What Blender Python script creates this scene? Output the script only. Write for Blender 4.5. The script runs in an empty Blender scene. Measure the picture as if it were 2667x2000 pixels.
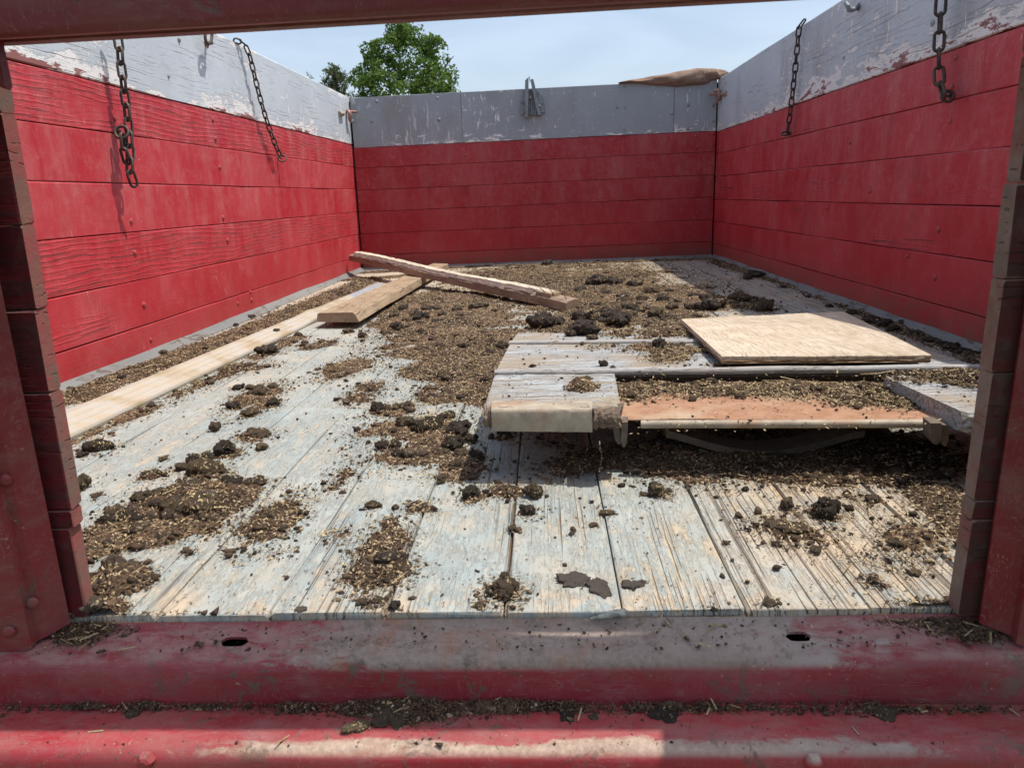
import bpy, bmesh, math, random
import numpy as np
from mathutils import Matrix, Vector
random.seed(7)
C = bpy.context.scene.collection
SC = bpy.context.scene

# ------------------------------------------------------------------ camera
F = 1833.0; CX, CY = 1333.5, 1000.0                 # focal length and centre in photo pixels
yaw, pit, rol = -0.0564, 0.2604, -0.0434
CAM = np.array([0.0816, 0.0, 0.4551])               # metres above the bed floor
_cy, _sy, _cp, _sp, _cr, _sr = math.cos(yaw), math.sin(yaw), math.cos(pit), math.sin(pit), math.cos(rol), math.sin(rol)
FW = np.array([_sy*_cp, _cy*_cp, -_sp]); _r0 = np.array([_cy, -_sy, 0.0]); _u0 = np.cross(_r0, FW)
RT = _cr*_r0 + _sr*_u0; UP = -_sr*_r0 + _cr*_u0
cd = bpy.data.cameras.new('camera'); cam = bpy.data.objects.new('camera', cd); C.objects.link(cam)
cd.sensor_fit = 'HORIZONTAL'; cd.sensor_width = 36.0; cd.lens = 36.0*F/2667.0
cd.clip_start = 0.02; cd.clip_end = 3000
cd.dof.use_dof = True; cd.dof.focus_distance = 1.9; cd.dof.aperture_fstop = 18.0
m = Matrix.Identity(4)
for i in range(3):
    m[i][0] = RT[i]; m[i][1] = UP[i]; m[i][2] = -FW[i]; m[i][3] = CAM[i]
cam.matrix_world = m
SC.camera = cam

# ------------------------------------------------------------------ light
SUN = Vector((0.393, 0.03, 1.0)).normalized()       # direction towards the sun
elev = math.asin(SUN.z); azim = math.atan2(SUN.x, SUN.y)
w = bpy.data.worlds.new('World'); SC.world = w; w.use_nodes = True
wn = w.node_tree.nodes; wl = w.node_tree.links; wn.clear()
sky = wn.new('ShaderNodeTexSky'); sky.sky_type = 'NISHITA'; sky.sun_disc = False
sky.sun_elevation = elev; sky.sun_rotation = azim; sky.air_density = 1.0; sky.dust_density = 2.4; sky.ozone_density = 1.0
bg = wn.new('ShaderNodeBackground'); bg.inputs['Strength'].default_value = 0.15
wo = wn.new('ShaderNodeOutputWorld')
tc = wn.new('ShaderNodeTexCoord'); mp = wn.new('ShaderNodeMapping'); mp.inputs['Scale'].default_value = (1.2, 1.2, 5.5)
mp.inputs['Rotation'].default_value = (0.1, 0.12, 0.5)
cn = wn.new('ShaderNodeTexNoise'); cn.inputs['Scale'].default_value = 2.2; cn.inputs['Detail'].default_value = 5; cn.inputs['Distortion'].default_value = 0.6
cr_ = wn.new('ShaderNodeMapRange'); cr_.inputs[1].default_value = 0.42; cr_.inputs[2].default_value = 0.75; cr_.inputs[3].default_value = 0.16; cr_.inputs[4].default_value = 0.34
mx = wn.new('ShaderNodeMix'); mx.data_type = 'RGBA'; mx.inputs[7].default_value = (7.4, 8.2, 9.0, 1)     # thin high cloud
wl.new(tc.outputs['Generated'], mp.inputs['Vector']); wl.new(mp.outputs[0], cn.inputs['Vector']); wl.new(cn.outputs['Fac'], cr_.inputs[0])
wl.new(cr_.outputs[0], mx.inputs[0]); wl.new(sky.outputs[0], mx.inputs[6]); wl.new(mx.outputs[2], bg.inputs[0]); wl.new(bg.outputs[0], wo.inputs[0])
sd = bpy.data.lights.new('sun', 'SUN'); sd.energy = 4.4; sd.angle = math.radians(0.53); sd.color = (1.0, 0.95, 0.87)
so = bpy.data.objects.new('sun', sd); C.objects.link(so); so.rotation_mode = 'QUATERNION'
so.rotation_quaternion = SUN.to_track_quat('Z', 'Y')
so.location = (3, 0, 8)
SC.view_settings.view_transform = 'Standard'; SC.view_settings.look = 'None'
SC.view_settings.exposure = 0.12; SC.view_settings.gamma = 1.0; SC.view_settings.use_curve_mapping = False
SC.render.engine = 'CYCLES'
SC.cycles.max_bounces = 8; SC.cycles.diffuse_bounces = 4; SC.cycles.use_denoising = True
try: SC.cycles.denoiser = 'OPENIMAGEDENOISE'
except Exception: pass

# ------------------------------------------------------------------ helpers: measuring
def ray(x, y): return (x-CX)/F*RT - (y-CY)/F*UP + FW
def at(x, y, z=0.0):
    d = ray(x, y); return CAM + d*((z-CAM[2])/d[2])
def aty(x, y, Y):
    d = ray(x, y); return CAM + d*((Y-CAM[1])/d[1])
def atx(x, y, X):
    d = ray(x, y); return CAM + d*((X-CAM[0])/d[0])
YF, YB, W = 0.7038, 4.8592, 2.4
def xl(y, z): return -W/2 + 0.0061*(y-YB) + 0.0186*z
def xr(y, z): return W/2 - 0.0104*(y-YB) + 0.0026*z
def atl(x, y, off=0.0):                               # on the left wall, off metres inside it
    n = np.array([1, -0.0061, -0.0186]); d = ray(x, y)
    return CAM + d*((-W/2-0.0061*YB+off-n@CAM)/(n@d))
def atr(x, y, off=0.0):
    n = np.array([1, 0.0104, -0.0026]); d = ray(x, y)
    return CAM + d*((W/2+0.0104*YB-off-n@CAM)/(n@d))
def depth(p): return float((np.asarray(p)-CAM)@FW)
S = 2667/2212.0

# ------------------------------------------------------------------ helpers: noise
def _h(ix, iy, iz, s):
    n = (ix*374761393 + iy*668265263 + iz*2147483647 + s*1274126177) & 0xFFFFFFFF
    n = ((n ^ (n >> 13))*1274126177) & 0xFFFFFFFF
    n = ((n ^ (n >> 16))*2246822519) & 0xFFFFFFFF
    return ((n ^ (n >> 15)) & 0xFFFFFF)/float(0xFFFFFF)
def vn(P, s=0):
    P = np.asarray(P, float); I = np.floor(P).astype(np.int64); f = P-I; f = f*f*(3-2*f)
    r = 0
    for a in (0, 1):
        for b in (0, 1):
            for c in (0, 1):
                wgt = (f[:, 0] if a else 1-f[:, 0])*(f[:, 1] if b else 1-f[:, 1])*(f[:, 2] if c else 1-f[:, 2])
                r = r + wgt*_h(I[:, 0]+a, I[:, 1]+b, I[:, 2]+c, s)
    return r
def fbm(P, o=4, s=0, g=0.5):
    P = np.asarray(P, float); r = 0; a = 1; t = 0
    for i in range(o):
        r = r + a*vn(P*(2**i)+17.3*i, s+i); t += a; a *= g
    return r/t
def fbm2(x, y, o=4, s=0, g=0.5): return fbm(np.stack([x, y, np.zeros_like(x)], 1), o, s, g)

# ------------------------------------------------------------------ helpers: objects
def tag(o, label=None, cat=None, group=None, kind=None):
    if label: o['label'] = label
    if cat: o['category'] = cat
    if group: o['group'] = group
    if kind: o['kind'] = kind
    return o
def thing(name, loc, label, cat, group=None):
    o = bpy.data.objects.new(name, None); o.empty_display_size = 0.05; C.objects.link(o); o.location = loc
    return tag(o, label, cat, group)
def base(o):
    p = np.zeros(3)
    while o is not None: p = p + np.array(o.location); o = o.parent
    return p
class MB:
    def __init__(s): s.v = []; s.f = []
    def add(s, V, Fc):
        k = len(s.v); s.v += [tuple(map(float, p)) for p in V]; s.f += [tuple(i+k for i in q) for q in Fc]; return s
    def loft(s, st, closed=True, caps=True):
        n = len(st[0]); V = [p for r in st for p in r]; Fc = []
        for i in range(len(st)-1):
            for j in range(n if closed else n-1):
                a = i*n+j; b = i*n+(j+1) % n; Fc.append((a, b, b+n, a+n))
        if caps and closed:
            Fc.append(tuple(range(n))[::-1]); Fc.append(tuple((len(st)-1)*n+j for j in range(n)))
        return s.add(V, Fc)
    def box(s, lo, hi, c=0.0):
        (x0, y0, z0), (x1, y1, z1) = lo, hi
        return s.plank([(x0, y0, z0), (x0, y1, z0), (x0, y1, z1), (x0, y0, z1)], [(x1, y0, z0), (x1, y1, z0), (x1, y1, z1), (x1, y0, z1)], c, 1)
    def plank(s, A, B, cham=0.002, n=4, jit=0.0, seed=0, endc=None):
        A = [np.array(p, float) for p in A]; B = [np.array(p, float) for p in B]; rs = np.random.RandomState(seed)
        ts = [i/n for i in range(n+1)]; L = np.linalg.norm(B[0]-A[0]); ec = (cham if endc is None else endc)/max(L, 1e-6)
        if cham > 0: ts = [0.0, ec]+ts[1:-1]+[1-ec, 1.0]
        st = []
        for k, t in enumerate(ts):
            c = [A[i]*(1-t)+B[i]*t for i in range(4)]; mid = sum(c)/4
            sh = 1.0; row = []
            for i in range(4):
                if cham <= 0: row.append(c[i]); continue
                pv, nx = c[i-1]-c[i], c[(i+1) % 4]-c[i]
                e = cham*(2.0 if k in (0, len(ts)-1) else 1.0)
                lp, ln = np.linalg.norm(pv), np.linalg.norm(nx)
                a = c[i]+pv/lp*min(e, lp*.45); b = c[i]+nx/ln*min(e, ln*.45)
                row += [a, b]
            if jit > 0:
                d = rs.normal(0, jit, (len(row), 3)); row = [p+q for p, q in zip(row, d)]
            st.append(row)
        return s.loft(st)
    def tube(s, pts, r, n=8, closed=False):
        pts = [np.array(p, float) for p in pts]; N = len(pts); st = []; up = None
        for i in range(N):
            t = (pts[(i+1) % N]-pts[i-1]) if closed else (pts[min(i+1, N-1)]-pts[max(i-1, 0)])
            t = t/(np.linalg.norm(t)+1e-12)
            if up is None:
                up = np.cross(t, [0, 0, 1.0]); up = up if np.linalg.norm(up) > .1 else np.cross(t, [0, 1.0, 0])
            up = up-(up@t)*t; up = up/np.linalg.norm(up); v = np.cross(t, up)
            rr = r[i] if hasattr(r, '__len__') else r
            st.append([pts[i]+rr*(math.cos(2*math.pi*j/n)*up+math.sin(2*math.pi*j/n)*v) for j in range(n)])
        if closed: st.append(st[0]); return s.loft(st, True, False)
        return s.loft(st)
    def disc(s, c, nrm, r, h, n=8):                    # low dome (bolt head, rivet)
        c = np.array(c, float); nrm = np.array(nrm, float); nrm /= np.linalg.norm(nrm)
        u = np.cross(nrm, [0, 0, 1.0]); u = u if np.linalg.norm(u) > .1 else np.cross(nrm, [0, 1.0, 0]); u /= np.linalg.norm(u); v = np.cross(nrm, u)
        st = [[c+nrm*a*h+r*b*(math.cos(2*math.pi*j/n)*u+math.sin(2*math.pi*j/n)*v) for j in range(n)] for a, b in ((-.2, 1), (.35, 1), (.8, .75), (1, .35))]
        return s.loft(st)
    def build(s, name, mat, parent=None, smooth=None):
        b = base(parent); V = np.array(s.v)-b
        me = bpy.data.meshes.new(name); me.from_pydata(V.tolist(), [], s.f); me.materials.append(mat)
        bm = bmesh.new(); bm.from_mesh(me); bmesh.ops.recalc_face_normals(bm, faces=bm.faces); bm.to_mesh(me); bm.free()
        if smooth is not None:
            me.polygons.foreach_set('use_smooth', [True]*len(me.polygons))
            try: me.set_sharp_from_angle(angle=math.radians(smooth))
            except Exception: pass
        o = bpy.data.objects.new(name, me); C.objects.link(o)
        if parent is not None: o.parent = parent
        return o
def copy_tree(o, parent=None):
    c = o.copy(); C.objects.link(c); c.parent = parent
    for ch in list(o.children): copy_tree(ch, c)
    return c

# ------------------------------------------------------------------ helpers: materials
class G:
    def __init__(s, name, rough=0.7, spec=0.3):
        s.m = bpy.data.materials.new(name); s.m.use_nodes = True; s.t = s.m.node_tree; s.t.nodes.clear()
        s.o = s.t.nodes.new('ShaderNodeOutputMaterial'); s.b = s.t.nodes.new('ShaderNodeBsdfPrincipled')
        s.t.links.new(s.b.outputs[0], s.o.inputs[0]); s.b.inputs['Roughness'].default_value = rough
        s.b.inputs['Specular IOR Level'].default_value = spec; s.tc = None
    def nd(s, t, ins=None, **pr):
        n = s.t.nodes.new(t)
        for k, v in pr.items(): setattr(n, k, v)
        for k, v in (ins or {}).items():
            if isinstance(v, bpy.types.NodeSocket): s.t.links.new(v, n.inputs[k])
            elif v is not None:
                if isinstance(v, tuple) and len(v) == 3 and n.inputs[k].type == 'RGBA': v = v+(1,)
                n.inputs[k].default_value = v
        return n
    def obj(s, rnd=True):
        if s.tc is None: s.tc = s.nd('ShaderNodeTexCoord').outputs['Object']
        if not rnd: return s.tc
        r = s.nd('ShaderNodeObjectInfo').outputs['Random']
        c = s.nd('ShaderNodeCombineXYZ', {0: s.mul(r, 37.0), 1: s.mul(r, 91.0), 2: s.mul(r, 53.0)}).outputs[0]
        return s.nd('ShaderNodeVectorMath', {0: s.tc, 1: c}, operation='ADD').outputs[0]
    def prop(s, name): return s.nd('ShaderNodeAttribute', attribute_type='OBJECT', attribute_name=name).outputs['Fac']
    def map(s, v, sc): return s.nd('ShaderNodeMapping', {0: v, 'Scale': sc}).outputs[0]
    def noise(s, v, sc=1.0, det=3.0, ro=0.5, dist=0.0):
        return s.nd('ShaderNodeTexNoise', {'Vector': v, 'Scale': sc, 'Detail': det, 'Roughness': ro, 'Distortion': dist}).outputs['Fac']
    def vor(s, v, sc=1.0, feat='F1'): return s.nd('ShaderNodeTexVoronoi', {'Vector': v, 'Scale': sc}, feature=feat).outputs['Distance']
    def mth(s, op, a, b=0.0, c=None):
        n = s.nd('ShaderNodeMath', {0: a, 1: b}, operation=op); 
        if c is not None: n.inputs[2].default_value = c
        return n.outputs[0]
    def mul(s, a, b): return s.mth('MULTIPLY', a, b)
    def add(s, a, b): return s.mth('ADD', a, b)
    def mx(s, a, b): return s.mth('MAXIMUM', a, b)
    def ss(s, x, a, b, lo=0.0, hi=1.0):
        return s.nd('ShaderNodeMapRange', {0: x, 1: a, 2: b, 3: lo, 4: hi}, interpolation_type='SMOOTHSTEP').outputs[0]
    def line(s, f, wd, c=0.5): return s.ss(s.mth('ABSOLUTE', s.mth('SUBTRACT', f, c)), 0.0, wd, 1.0, 0.0)
    def mix(s, f, a, b, bt='MIX'): return s.nd('ShaderNodeMix', {0: f, 6: a, 7: b}, data_type='RGBA', blend_type=bt).outputs[2]
    def xyz(s, v): n = s.nd('ShaderNodeSeparateXYZ', {0: v}); return n.outputs
    def bump(s, h, st=0.5, d=0.002, nrm=None): return s.nd('ShaderNodeBump', {'Height': h, 'Strength': st, 'Distance': d, 'Normal': nrm}).outputs[0]
    def fin(s, col, nrm=None, rough=None, metal=None):
        for k, v in (('Base Color', col), ('Normal', nrm), ('Roughness', rough), ('Metallic', metal)):
            if v is None: continue
            if isinstance(v, bpy.types.NodeSocket): s.t.links.new(v, s.b.inputs[k])
            else: s.b.inputs[k].default_value = v+(1,) if isinstance(v, tuple) else v
        return s.m

def warp(g, v, sc, amp):
    return g.nd('ShaderNodeVectorMath', {0: v, 1: g.nd('ShaderNodeVectorMath', {0: g.nd('ShaderNodeTexNoise', {'Vector': v, 'Scale': sc, 'Detail': 2.0}).outputs['Color'], 3: amp}, operation='SCALE').outputs[0]}, operation='ADD').outputs[0]
def grain(g, v, axis, freq, amp, lo, wd, seg, gate=(0.50, 0.60)):
    # long wavy splits: axis = index across the grain, lo = (along, across) scale of the waviness, seg = along-scale of the breaks
    x, y, z = g.xyz(v); ac = (x, y, z)[axis]; al = 1 if axis != 1 else 0
    m = [lo[1]]*3; m[al] = lo[0]
    if axis == 2 and seg < 0: al = 0; m = [lo[0], lo[1], lo[1]]
    t = g.add(g.mul(ac, freq), g.mul(g.noise(g.map(v, tuple(m)), 1.0, 4.0, 0.55), amp))
    d = g.mth('ABSOLUTE', g.mth('SUBTRACT', g.mth('FRACT', t), 0.5))
    q = [freq*1.0]*3; q[al] = abs(seg)
    br = g.noise(g.map(v, tuple(q)), 1.0, 2.0, 0.5)
    return g.mul(g.ss(d, wd*.4, wd, 1.0, 0.0), g.ss(br, gate[0], gate[1])), g.ss(d, 0.0, wd*3.2, 0.0, 1.0)
def red_wood(name, axis, sat=1.0):
    g = G(name, 0.5, 0.35); v = g.obj(); Y = axis == 'Y'
    ck = g.prop('crack'); wv = warp(g, v, 2.6, 0.07)
    n1 = g.noise(g.map(wv, (85, 2.2, 85) if Y else (2.2, 85, 85)), 1.0, 2.0, 0.5, 0.1); n2 = g.noise(g.map(wv, (120, 4.0, 120) if Y else (4.0, 120, 120)), 1.0, 3.0, 0.55, 0.1)
    pm = g.noise(g.map(v, (3.0, 1.5, 7.0) if Y else (1.5, 3.0, 7.0)), 1.0, 3.0)
    th = g.mth('SUBTRACT', 0.80, g.mul(ck, 0.46))
    mask = g.nd('ShaderNodeMapRange', {0: pm, 1: th, 2: g.add(th, 0.10)}, interpolation_type='SMOOTHSTEP').outputs[0]
    ridge = g.ss(n1, 0.555, 0.585)
    c2 = g.mul(g.ss(n2, 0.60, 0.68), g.ss(n1, 0.40, 0.55))
    ga, gd = grain(g, v, 2, 62.0, 4.6, (1.5, 6.5), 0.085, 4.5 if Y else -4.5)
    gb, gd2 = grain(g, v, 2, 135.0, 8.0, (2.0, 9.0), 0.12, 9.0 if Y else -9.0, (.54, .62))
    crack = g.mx(g.mul(ga, mask), g.mul(g.mul(gb, 0.55), g.mul(mask, mask)))
    blot = g.noise(v, 3.0, 4.0, 0.6); fine = g.noise(v, 90.0, 3.0, 0.6)
    col = g.mix(g.ss(blot, 0.35, 0.7), (0.44, 0.022, 0.032), (0.49, 0.045, 0.055))
    fade = g.ss(g.noise(g.map(v, (7, 9, 2.2) if Y else (9, 7, 2.2)), 1.0, 5.0, 0.7), 0.40, 0.75)
    up = g.ss(g.xyz(g.obj(False))[2], 0.15, 0.6, 0.35, 1.0)
    col = g.mix(g.mul(g.mul(fade, up), 0.42), col, (0.54, 0.20, 0.20))
    mott = g.ss(g.noise(v, 28.0, 5.0, 0.75), 0.45, 0.7); col = g.mix(g.mul(g.mul(mott, up), 0.26), col, (0.56, 0.22, 0.21))
    scr = g.mul(g.line(g.noise(g.map(v, (45, 45, 5.0)), 1.0, 3.0, 0.6, 0.5), 0.008), g.ss(g.noise(v, 6.0, 3.0), 0.55, 0.66))
    col = g.mix(g.mul(scr, 0.6), col, (0.62, 0.36, 0.33))
    spk = g.ss(g.noise(g.map(v, (120, 120, 60)), 1.0, 3.0, 0.7), 0.68, 0.72); spk = g.mul(spk, g.ss(g.noise(v, 7.0, 3.0), 0.5, 0.62))
    col = g.mix(g.mul(spk, 0.8), col, (0.60, 0.46, 0.42))
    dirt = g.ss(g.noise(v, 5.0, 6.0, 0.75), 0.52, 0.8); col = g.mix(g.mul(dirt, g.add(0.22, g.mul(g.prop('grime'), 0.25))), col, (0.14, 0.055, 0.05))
    z = g.xyz(g.obj(False))[2]
    low = g.mul(g.ss(z, 0.0, 0.17, 1.0, 0.0), g.ss(g.noise(v, 14.0, 6.0, 0.78), 0.28, 0.62)); col = g.mix(g.mul(low, g.mul(g.prop('grime'), 0.85)), col, (0.20, 0.11, 0.075))
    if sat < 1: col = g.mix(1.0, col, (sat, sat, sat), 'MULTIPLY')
    col = g.mix(g.mul(crack, 0.85), col, (0.075, 0.026, 0.022))
    hl = g.mul(g.mul(g.mth('SUBTRACT', 1.0, gd), mask), 0.55)
    h = g.add(g.mul(crack, -1.0), g.add(g.mul(fine, 0.16), g.add(g.mul(hl, .4), g.mul(n2, g.mul(g.add(ck, 0.15), 0.30)))))
    return g.fin(col, g.bump(h, 0.9, 0.0035), g.ss(blot, 0.3, 0.8, 0.45, 0.65))

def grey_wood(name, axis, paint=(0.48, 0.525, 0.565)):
    g = G(name, 0.55, 0.3); v = g.obj(); ck = g.prop('crack'); ch = g.prop('chips'); Y = axis == 'Y'
    wv = warp(g, v, 2.4, 0.08)
    n1 = g.noise(g.map(wv, (34, 1.6, 34) if Y else (1.6, 34, 34)), 1.0, 3.0, 0.55, 0.1)
    pm = g.noise(g.map(v, (3, 1.6, 7)), 1.0, 3.0)
    ga, gd = grain(g, v, 2, 58.0, 5.2, (1.4, 6.0), 0.085, 4.5 if Y else -4.5)
    gb, gd2 = grain(g, v, 2, 120.0, 7.0, (2.0, 9.0), 0.12, 9.0 if Y else -9.0, (.54, .62)); gm = g.ss(pm, 0.42, 0.56)
    crack = g.mul(g.mul(g.mx(ga, g.mul(gb, .6)), gm), ck)
    z = g.xyz(g.obj(False))[2]
    bot = g.ss(z, 0.79, 0.92, 1.0, 0.0); top = g.ss(z, 1.085, 1.122, 0.0, 1.0)
    cn = g.noise(g.map(wv, (22, 9, 30) if Y else (9, 22, 30)), 1.0, 8.0, 0.74, 0.2)
    cl = g.noise(g.map(v, (1.8, 1.8, 2.4)), 1.0, 3.0)
    thr = g.mth('SUBTRACT', 0.745, g.add(g.mul(bot, g.mul(g.add(0.35, ch), 0.16)), g.add(g.mul(top, 0.10), g.mul(g.mul(ch, g.ss(cl, 0.36, 0.62)), 0.145))))
    chip = g.nd('ShaderNodeMapRange', {0: cn, 1: thr, 2: g.add(thr, 0.02)}).outputs[0]
    deep = g.nd('ShaderNodeMapRange', {0: cn, 1: g.add(thr, 0.13), 2: g.add(thr, 0.15)}).outputs[0]
    vs = g.noise(g.map(v, (42, 42, 8.0)), 1.0, 5.0, 0.72, 0.3)
    streak = g.mul(g.ss(vs, 0.585, 0.615), g.mul(ch, g.ss(cl, 0.44, 0.58)))
    flk = g.ss(g.noise(v, 62.0, 3.0, 0.6), 0.655, 0.685); flk = g.mul(flk, g.ss(g.noise(v, 5.0, 3.0), 0.44, 0.56)); streak = g.mx(streak, g.mul(flk, ch))
    blot = g.noise(v, 2.5, 4.0, 0.6)
    col = g.mix(g.ss(blot, 0.3, 0.7), paint, tuple(c*1.12 for c in paint)); col = g.mix(g.mul(g.ss(g.noise(v, 40.0, 4.0, .7), .45, .7), .18), col, (.34, .34, .36))
    st = g.ss(g.noise(g.map(v, (3.0, 3.0, 1.2)), 1.0, 5.0, 0.65), 0.48, 0.75); col = g.mix(g.mul(st, g.mul(g.prop('grime'), 0.6)), col, (0.20, 0.165, 0.135))
    col = g.mix(g.mx(chip, streak), col, (0.76, 0.745, 0.72)); col = g.mix(deep, col, (0.27, 0.11, 0.10))
    col = g.mix(g.mul(crack, 0.8), col, (0.22, 0.14, 0.12))
    edge = g.ss(z, 0.797, 0.812, 1.0, 0.0) if not Y else g.ss(g.noise(g.map(v, (9, 9, 40)), 1.0, 4.0), .0, .01, 0.0, 0.0)
    h = g.add(g.mul(crack, -1.0), g.add(g.mul(g.mx(chip, streak), -0.45), g.add(g.mul(g.noise(v, 60.0, 3.0), 0.15), g.mul(n1, g.mul(ck, .25)))))
    return g.fin(col, g.bump(h, 0.75, 0.003), 0.55)

def floor_wood():
    g = G('worn_grey_floor_paint', 0.7, 0.25); v = g.obj(); ck = g.prop('crack'); raw = g.obj(False)
    wv = g.nd('ShaderNodeVectorMath', {0: v, 1: g.nd('ShaderNodeVectorMath', {0: g.nd('ShaderNodeTexNoise', {'Vector': g.map(v, (7, 3, 7)), 'Scale': 1.0, 'Detail': 4.0, 'Roughness': .6}).outputs['Color'], 3: 0.010}, operation='SCALE').outputs[0]}, operation='ADD').outputs[0]
    n1 = g.noise(g.map(wv, (110, 1.0, 1)), 1.0, 2.0, 0.5); n2 = g.noise(g.map(wv, (250, 2.6, 1)), 1.0, 2.0, 0.5); n3 = g.noise(g.map(wv, (380, 7.0, 1)), 1.0, 3.0, 0.6)
    m1 = g.noise(g.map(v, (6, 1.1, 1)), 1.0, 3.0); m2 = g.noise(g.map(v, (12, 2.0, 1)), 1.0, 4.0, 0.6)
    t1 = g.mth('SUBTRACT', 0.60, g.mul(ck, 0.16)); k1 = g.mul(g.mul(g.ss(n1, 0.585, 0.605), g.ss(n1, 0.615, 0.645, 1.0, 0.0)), g.nd('ShaderNodeMapRange', {0: m1, 1: t1, 2: g.add(t1, 0.05)}).outputs[0])
    t2 = g.mth('SUBTRACT', 0.66, g.mul(ck, 0.30)); mk2 = g.nd('ShaderNodeMapRange', {0: m2, 1: t2, 2: g.add(t2, 0.16)}).outputs[0]
    k2 = g.mul(g.ss(n2, 0.575, 0.64), mk2); k3 = g.mul(g.ss(n3, 0.60, 0.68), g.mul(mk2, 0.6))
    bare = g.mul(g.ss(n2, 0.52, 0.42), mk2); bare = g.mul(g.ss(n2, 0.40, 0.50, 1.0, 0.0), mk2)
    x, y, z = g.xyz(raw)
    wear = g.ss(g.noise(g.map(wv, (26, 9, 1)), 1.0, 8.0, 0.78), 0.50, 0.58); wear = g.mul(wear, g.mul(g.ss(g.noise(v, 5.0, 4.0, .6), 0.38, 0.60), g.add(.55, g.mul(ck, .45))))
    fl = g.ss(g.noise(g.map(wv, (70, 18, 1)), 1.0, 6.0, 0.75), 0.47, 0.60)
    dust = g.ss(g.noise(raw, 3.6, 8.0, 0.74), 0.47, 0.66)
    rg = g.mul(g.ss(x, 0.16, 0.5), g.ss(y, 1.05, 1.2, 1.0, 0.0)); rg = g.mul(rg, g.ss(g.noise(raw, 9.0, 6.0, 0.75), 0.34, 0.60))
    frt = g.mul(g.ss(y, 0.715, 0.79, 1.0, 0.0), g.ss(g.noise(raw, 14.0, 5.0, 0.7), 0.42, 0.62))
    back = g.mul(g.mul(g.ss(y, 2.2, 3.6), 0.75), g.ss(x, 0.62, 0.86, 1.0, 0.18))
    pb = g.noise(v, 6.0, 5.0, 0.65)
    col = g.mix(g.ss(pb, 0.3, 0.7), (0.275, 0.325, 0.325), (0.355, 0.395, 0.38))
    tan = g.mix(g.noise(v, 34.0, 4.0, .7), (0.42, 0.32, 0.20), (0.63, 0.51, 0.35))
    col = g.mix(g.mul(fl, 0.36), col, (0.46, 0.45, 0.385))
    col = g.mix(g.mul(g.mx(wear, bare), 0.85), col, tan)
    col = g.mix(g.mul(dust, g.add(.30, g.mul(ck, .30))), col, (0.53, 0.42, 0.29)); col = g.mix(g.mul(g.mx(g.mx(rg, frt), back), 0.72), col, (0.54, 0.405, 0.27))
    gr = g.noise(raw, 210.0, 3.0, 0.7); col = g.mix(g.mul(g.ss(gr, 0.50, 0.70), 0.30), col, (0.50, 0.44, 0.35))
    spk = g.ss(g.noise(raw, 150.0, 2.0, 0.5), 0.665, 0.70); spk = g.mul(spk, g.ss(g.noise(raw, 6.0, 4.0, .6), 0.42, 0.56)); col = g.mix(g.mul(spk, 0.75), col, (0.14, 0.095, 0.065))
    film = g.ss(g.noise(raw, 11.0, 7.0, 0.75), 0.40, 0.70); col = g.mix(g.mul(film, 0.26), col, (0.30, 0.24, 0.17))
    fa, fd = grain(g, v, 0, 88.0, 3.2, (1.0, 13.0), 0.10, 2.6, (.49, .56)); fb_, fd2 = grain(g, v, 0, 190.0, 5.0, (1.6, 22.0), 0.15, 6.0, (.50, .58))
    mA = g.nd('ShaderNodeMapRange', {0: m1, 1: g.mth('SUBTRACT', 0.64, g.mul(ck, 0.30)), 2: g.mth('SUBTRACT', 0.72, g.mul(ck, 0.30))}).outputs[0]
    kk = g.mx(g.mx(g.mul(fa, mA), g.mul(g.mul(fb_, 0.8), mk2)), g.mx(g.mul(k1, .6), g.mul(k3, .5)))
    col = g.mix(g.mul(kk, 0.90), col, (0.10, 0.062, 0.040))
    h = g.add(g.mul(kk, -1.0), g.add(g.mul(n2, g.mul(ck, 0.5)), g.add(g.mul(g.mx(wear, fl), -0.25), g.mul(gr, 0.22))))
    return g.fin(col, g.bump(h, 1.0, 0.004), 0.72)

def old_wood(name, cols, axis=(40, 2.2, 40), paint=None, amt=0.5, dark=(0.10, 0.07, 0.05), rough=0.75, lay=0.0):
    g = G(name, rough, 0.2); v = g.obj()
    n1 = g.noise(g.map(v, axis), 1.0, 4.0, 0.6, 0.2); n2 = g.noise(g.map(v, tuple(a*2.6 for a in axis)), 1.0, 3.0, 0.55, 0.15)
    col = g.mix(g.ss(n1, 0.3, 0.7), cols[0], cols[1]); col = g.mix(g.mul(g.noise(v, 4.0, 4.0), 0.5), col, cols[2])
    k = g.mul(g.line(n2, 0.035), g.ss(g.noise(v, 7.0, 3.0), 0.40, 0.58))
    if paint is not None:
        pm = g.noise(g.map(v, tuple(a*1.5 for a in axis)), 1.0, 6.0, 0.7, 0.1); bl = g.noise(v, 7.0, 3.0)
        p = g.ss(g.add(pm, g.mul(g.mth('SUBTRACT', bl, 0.5), 0.5)), 0.56-amt*0.18, 0.62-amt*0.18, 1.0, 0.0) if False else g.ss(g.add(pm, g.mul(g.mth('SUBTRACT', bl, 0.5), 0.6)), 0.62-amt*0.30, 0.66-amt*0.30)
        col = g.mix(p, col, g.mix(g.noise(v, 12.0, 3.0), paint, tuple(c*0.85 for c in paint)))
    else: p = 0.0
    col = g.mix(g.mul(k, 0.85), col, dark)
    st = g.ss(g.noise(v, 9.0, 5.0, 0.7), 0.58, 0.75); col = g.mix(g.mul(st, 0.35), col, dark)
    h = g.add(g.mul(n2, 0.5), g.add(g.mul(k, -1.0), g.mul(p, 0.25)))
    return g.fin(col, g.bump(h, 0.7, 0.002), rough)

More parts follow.
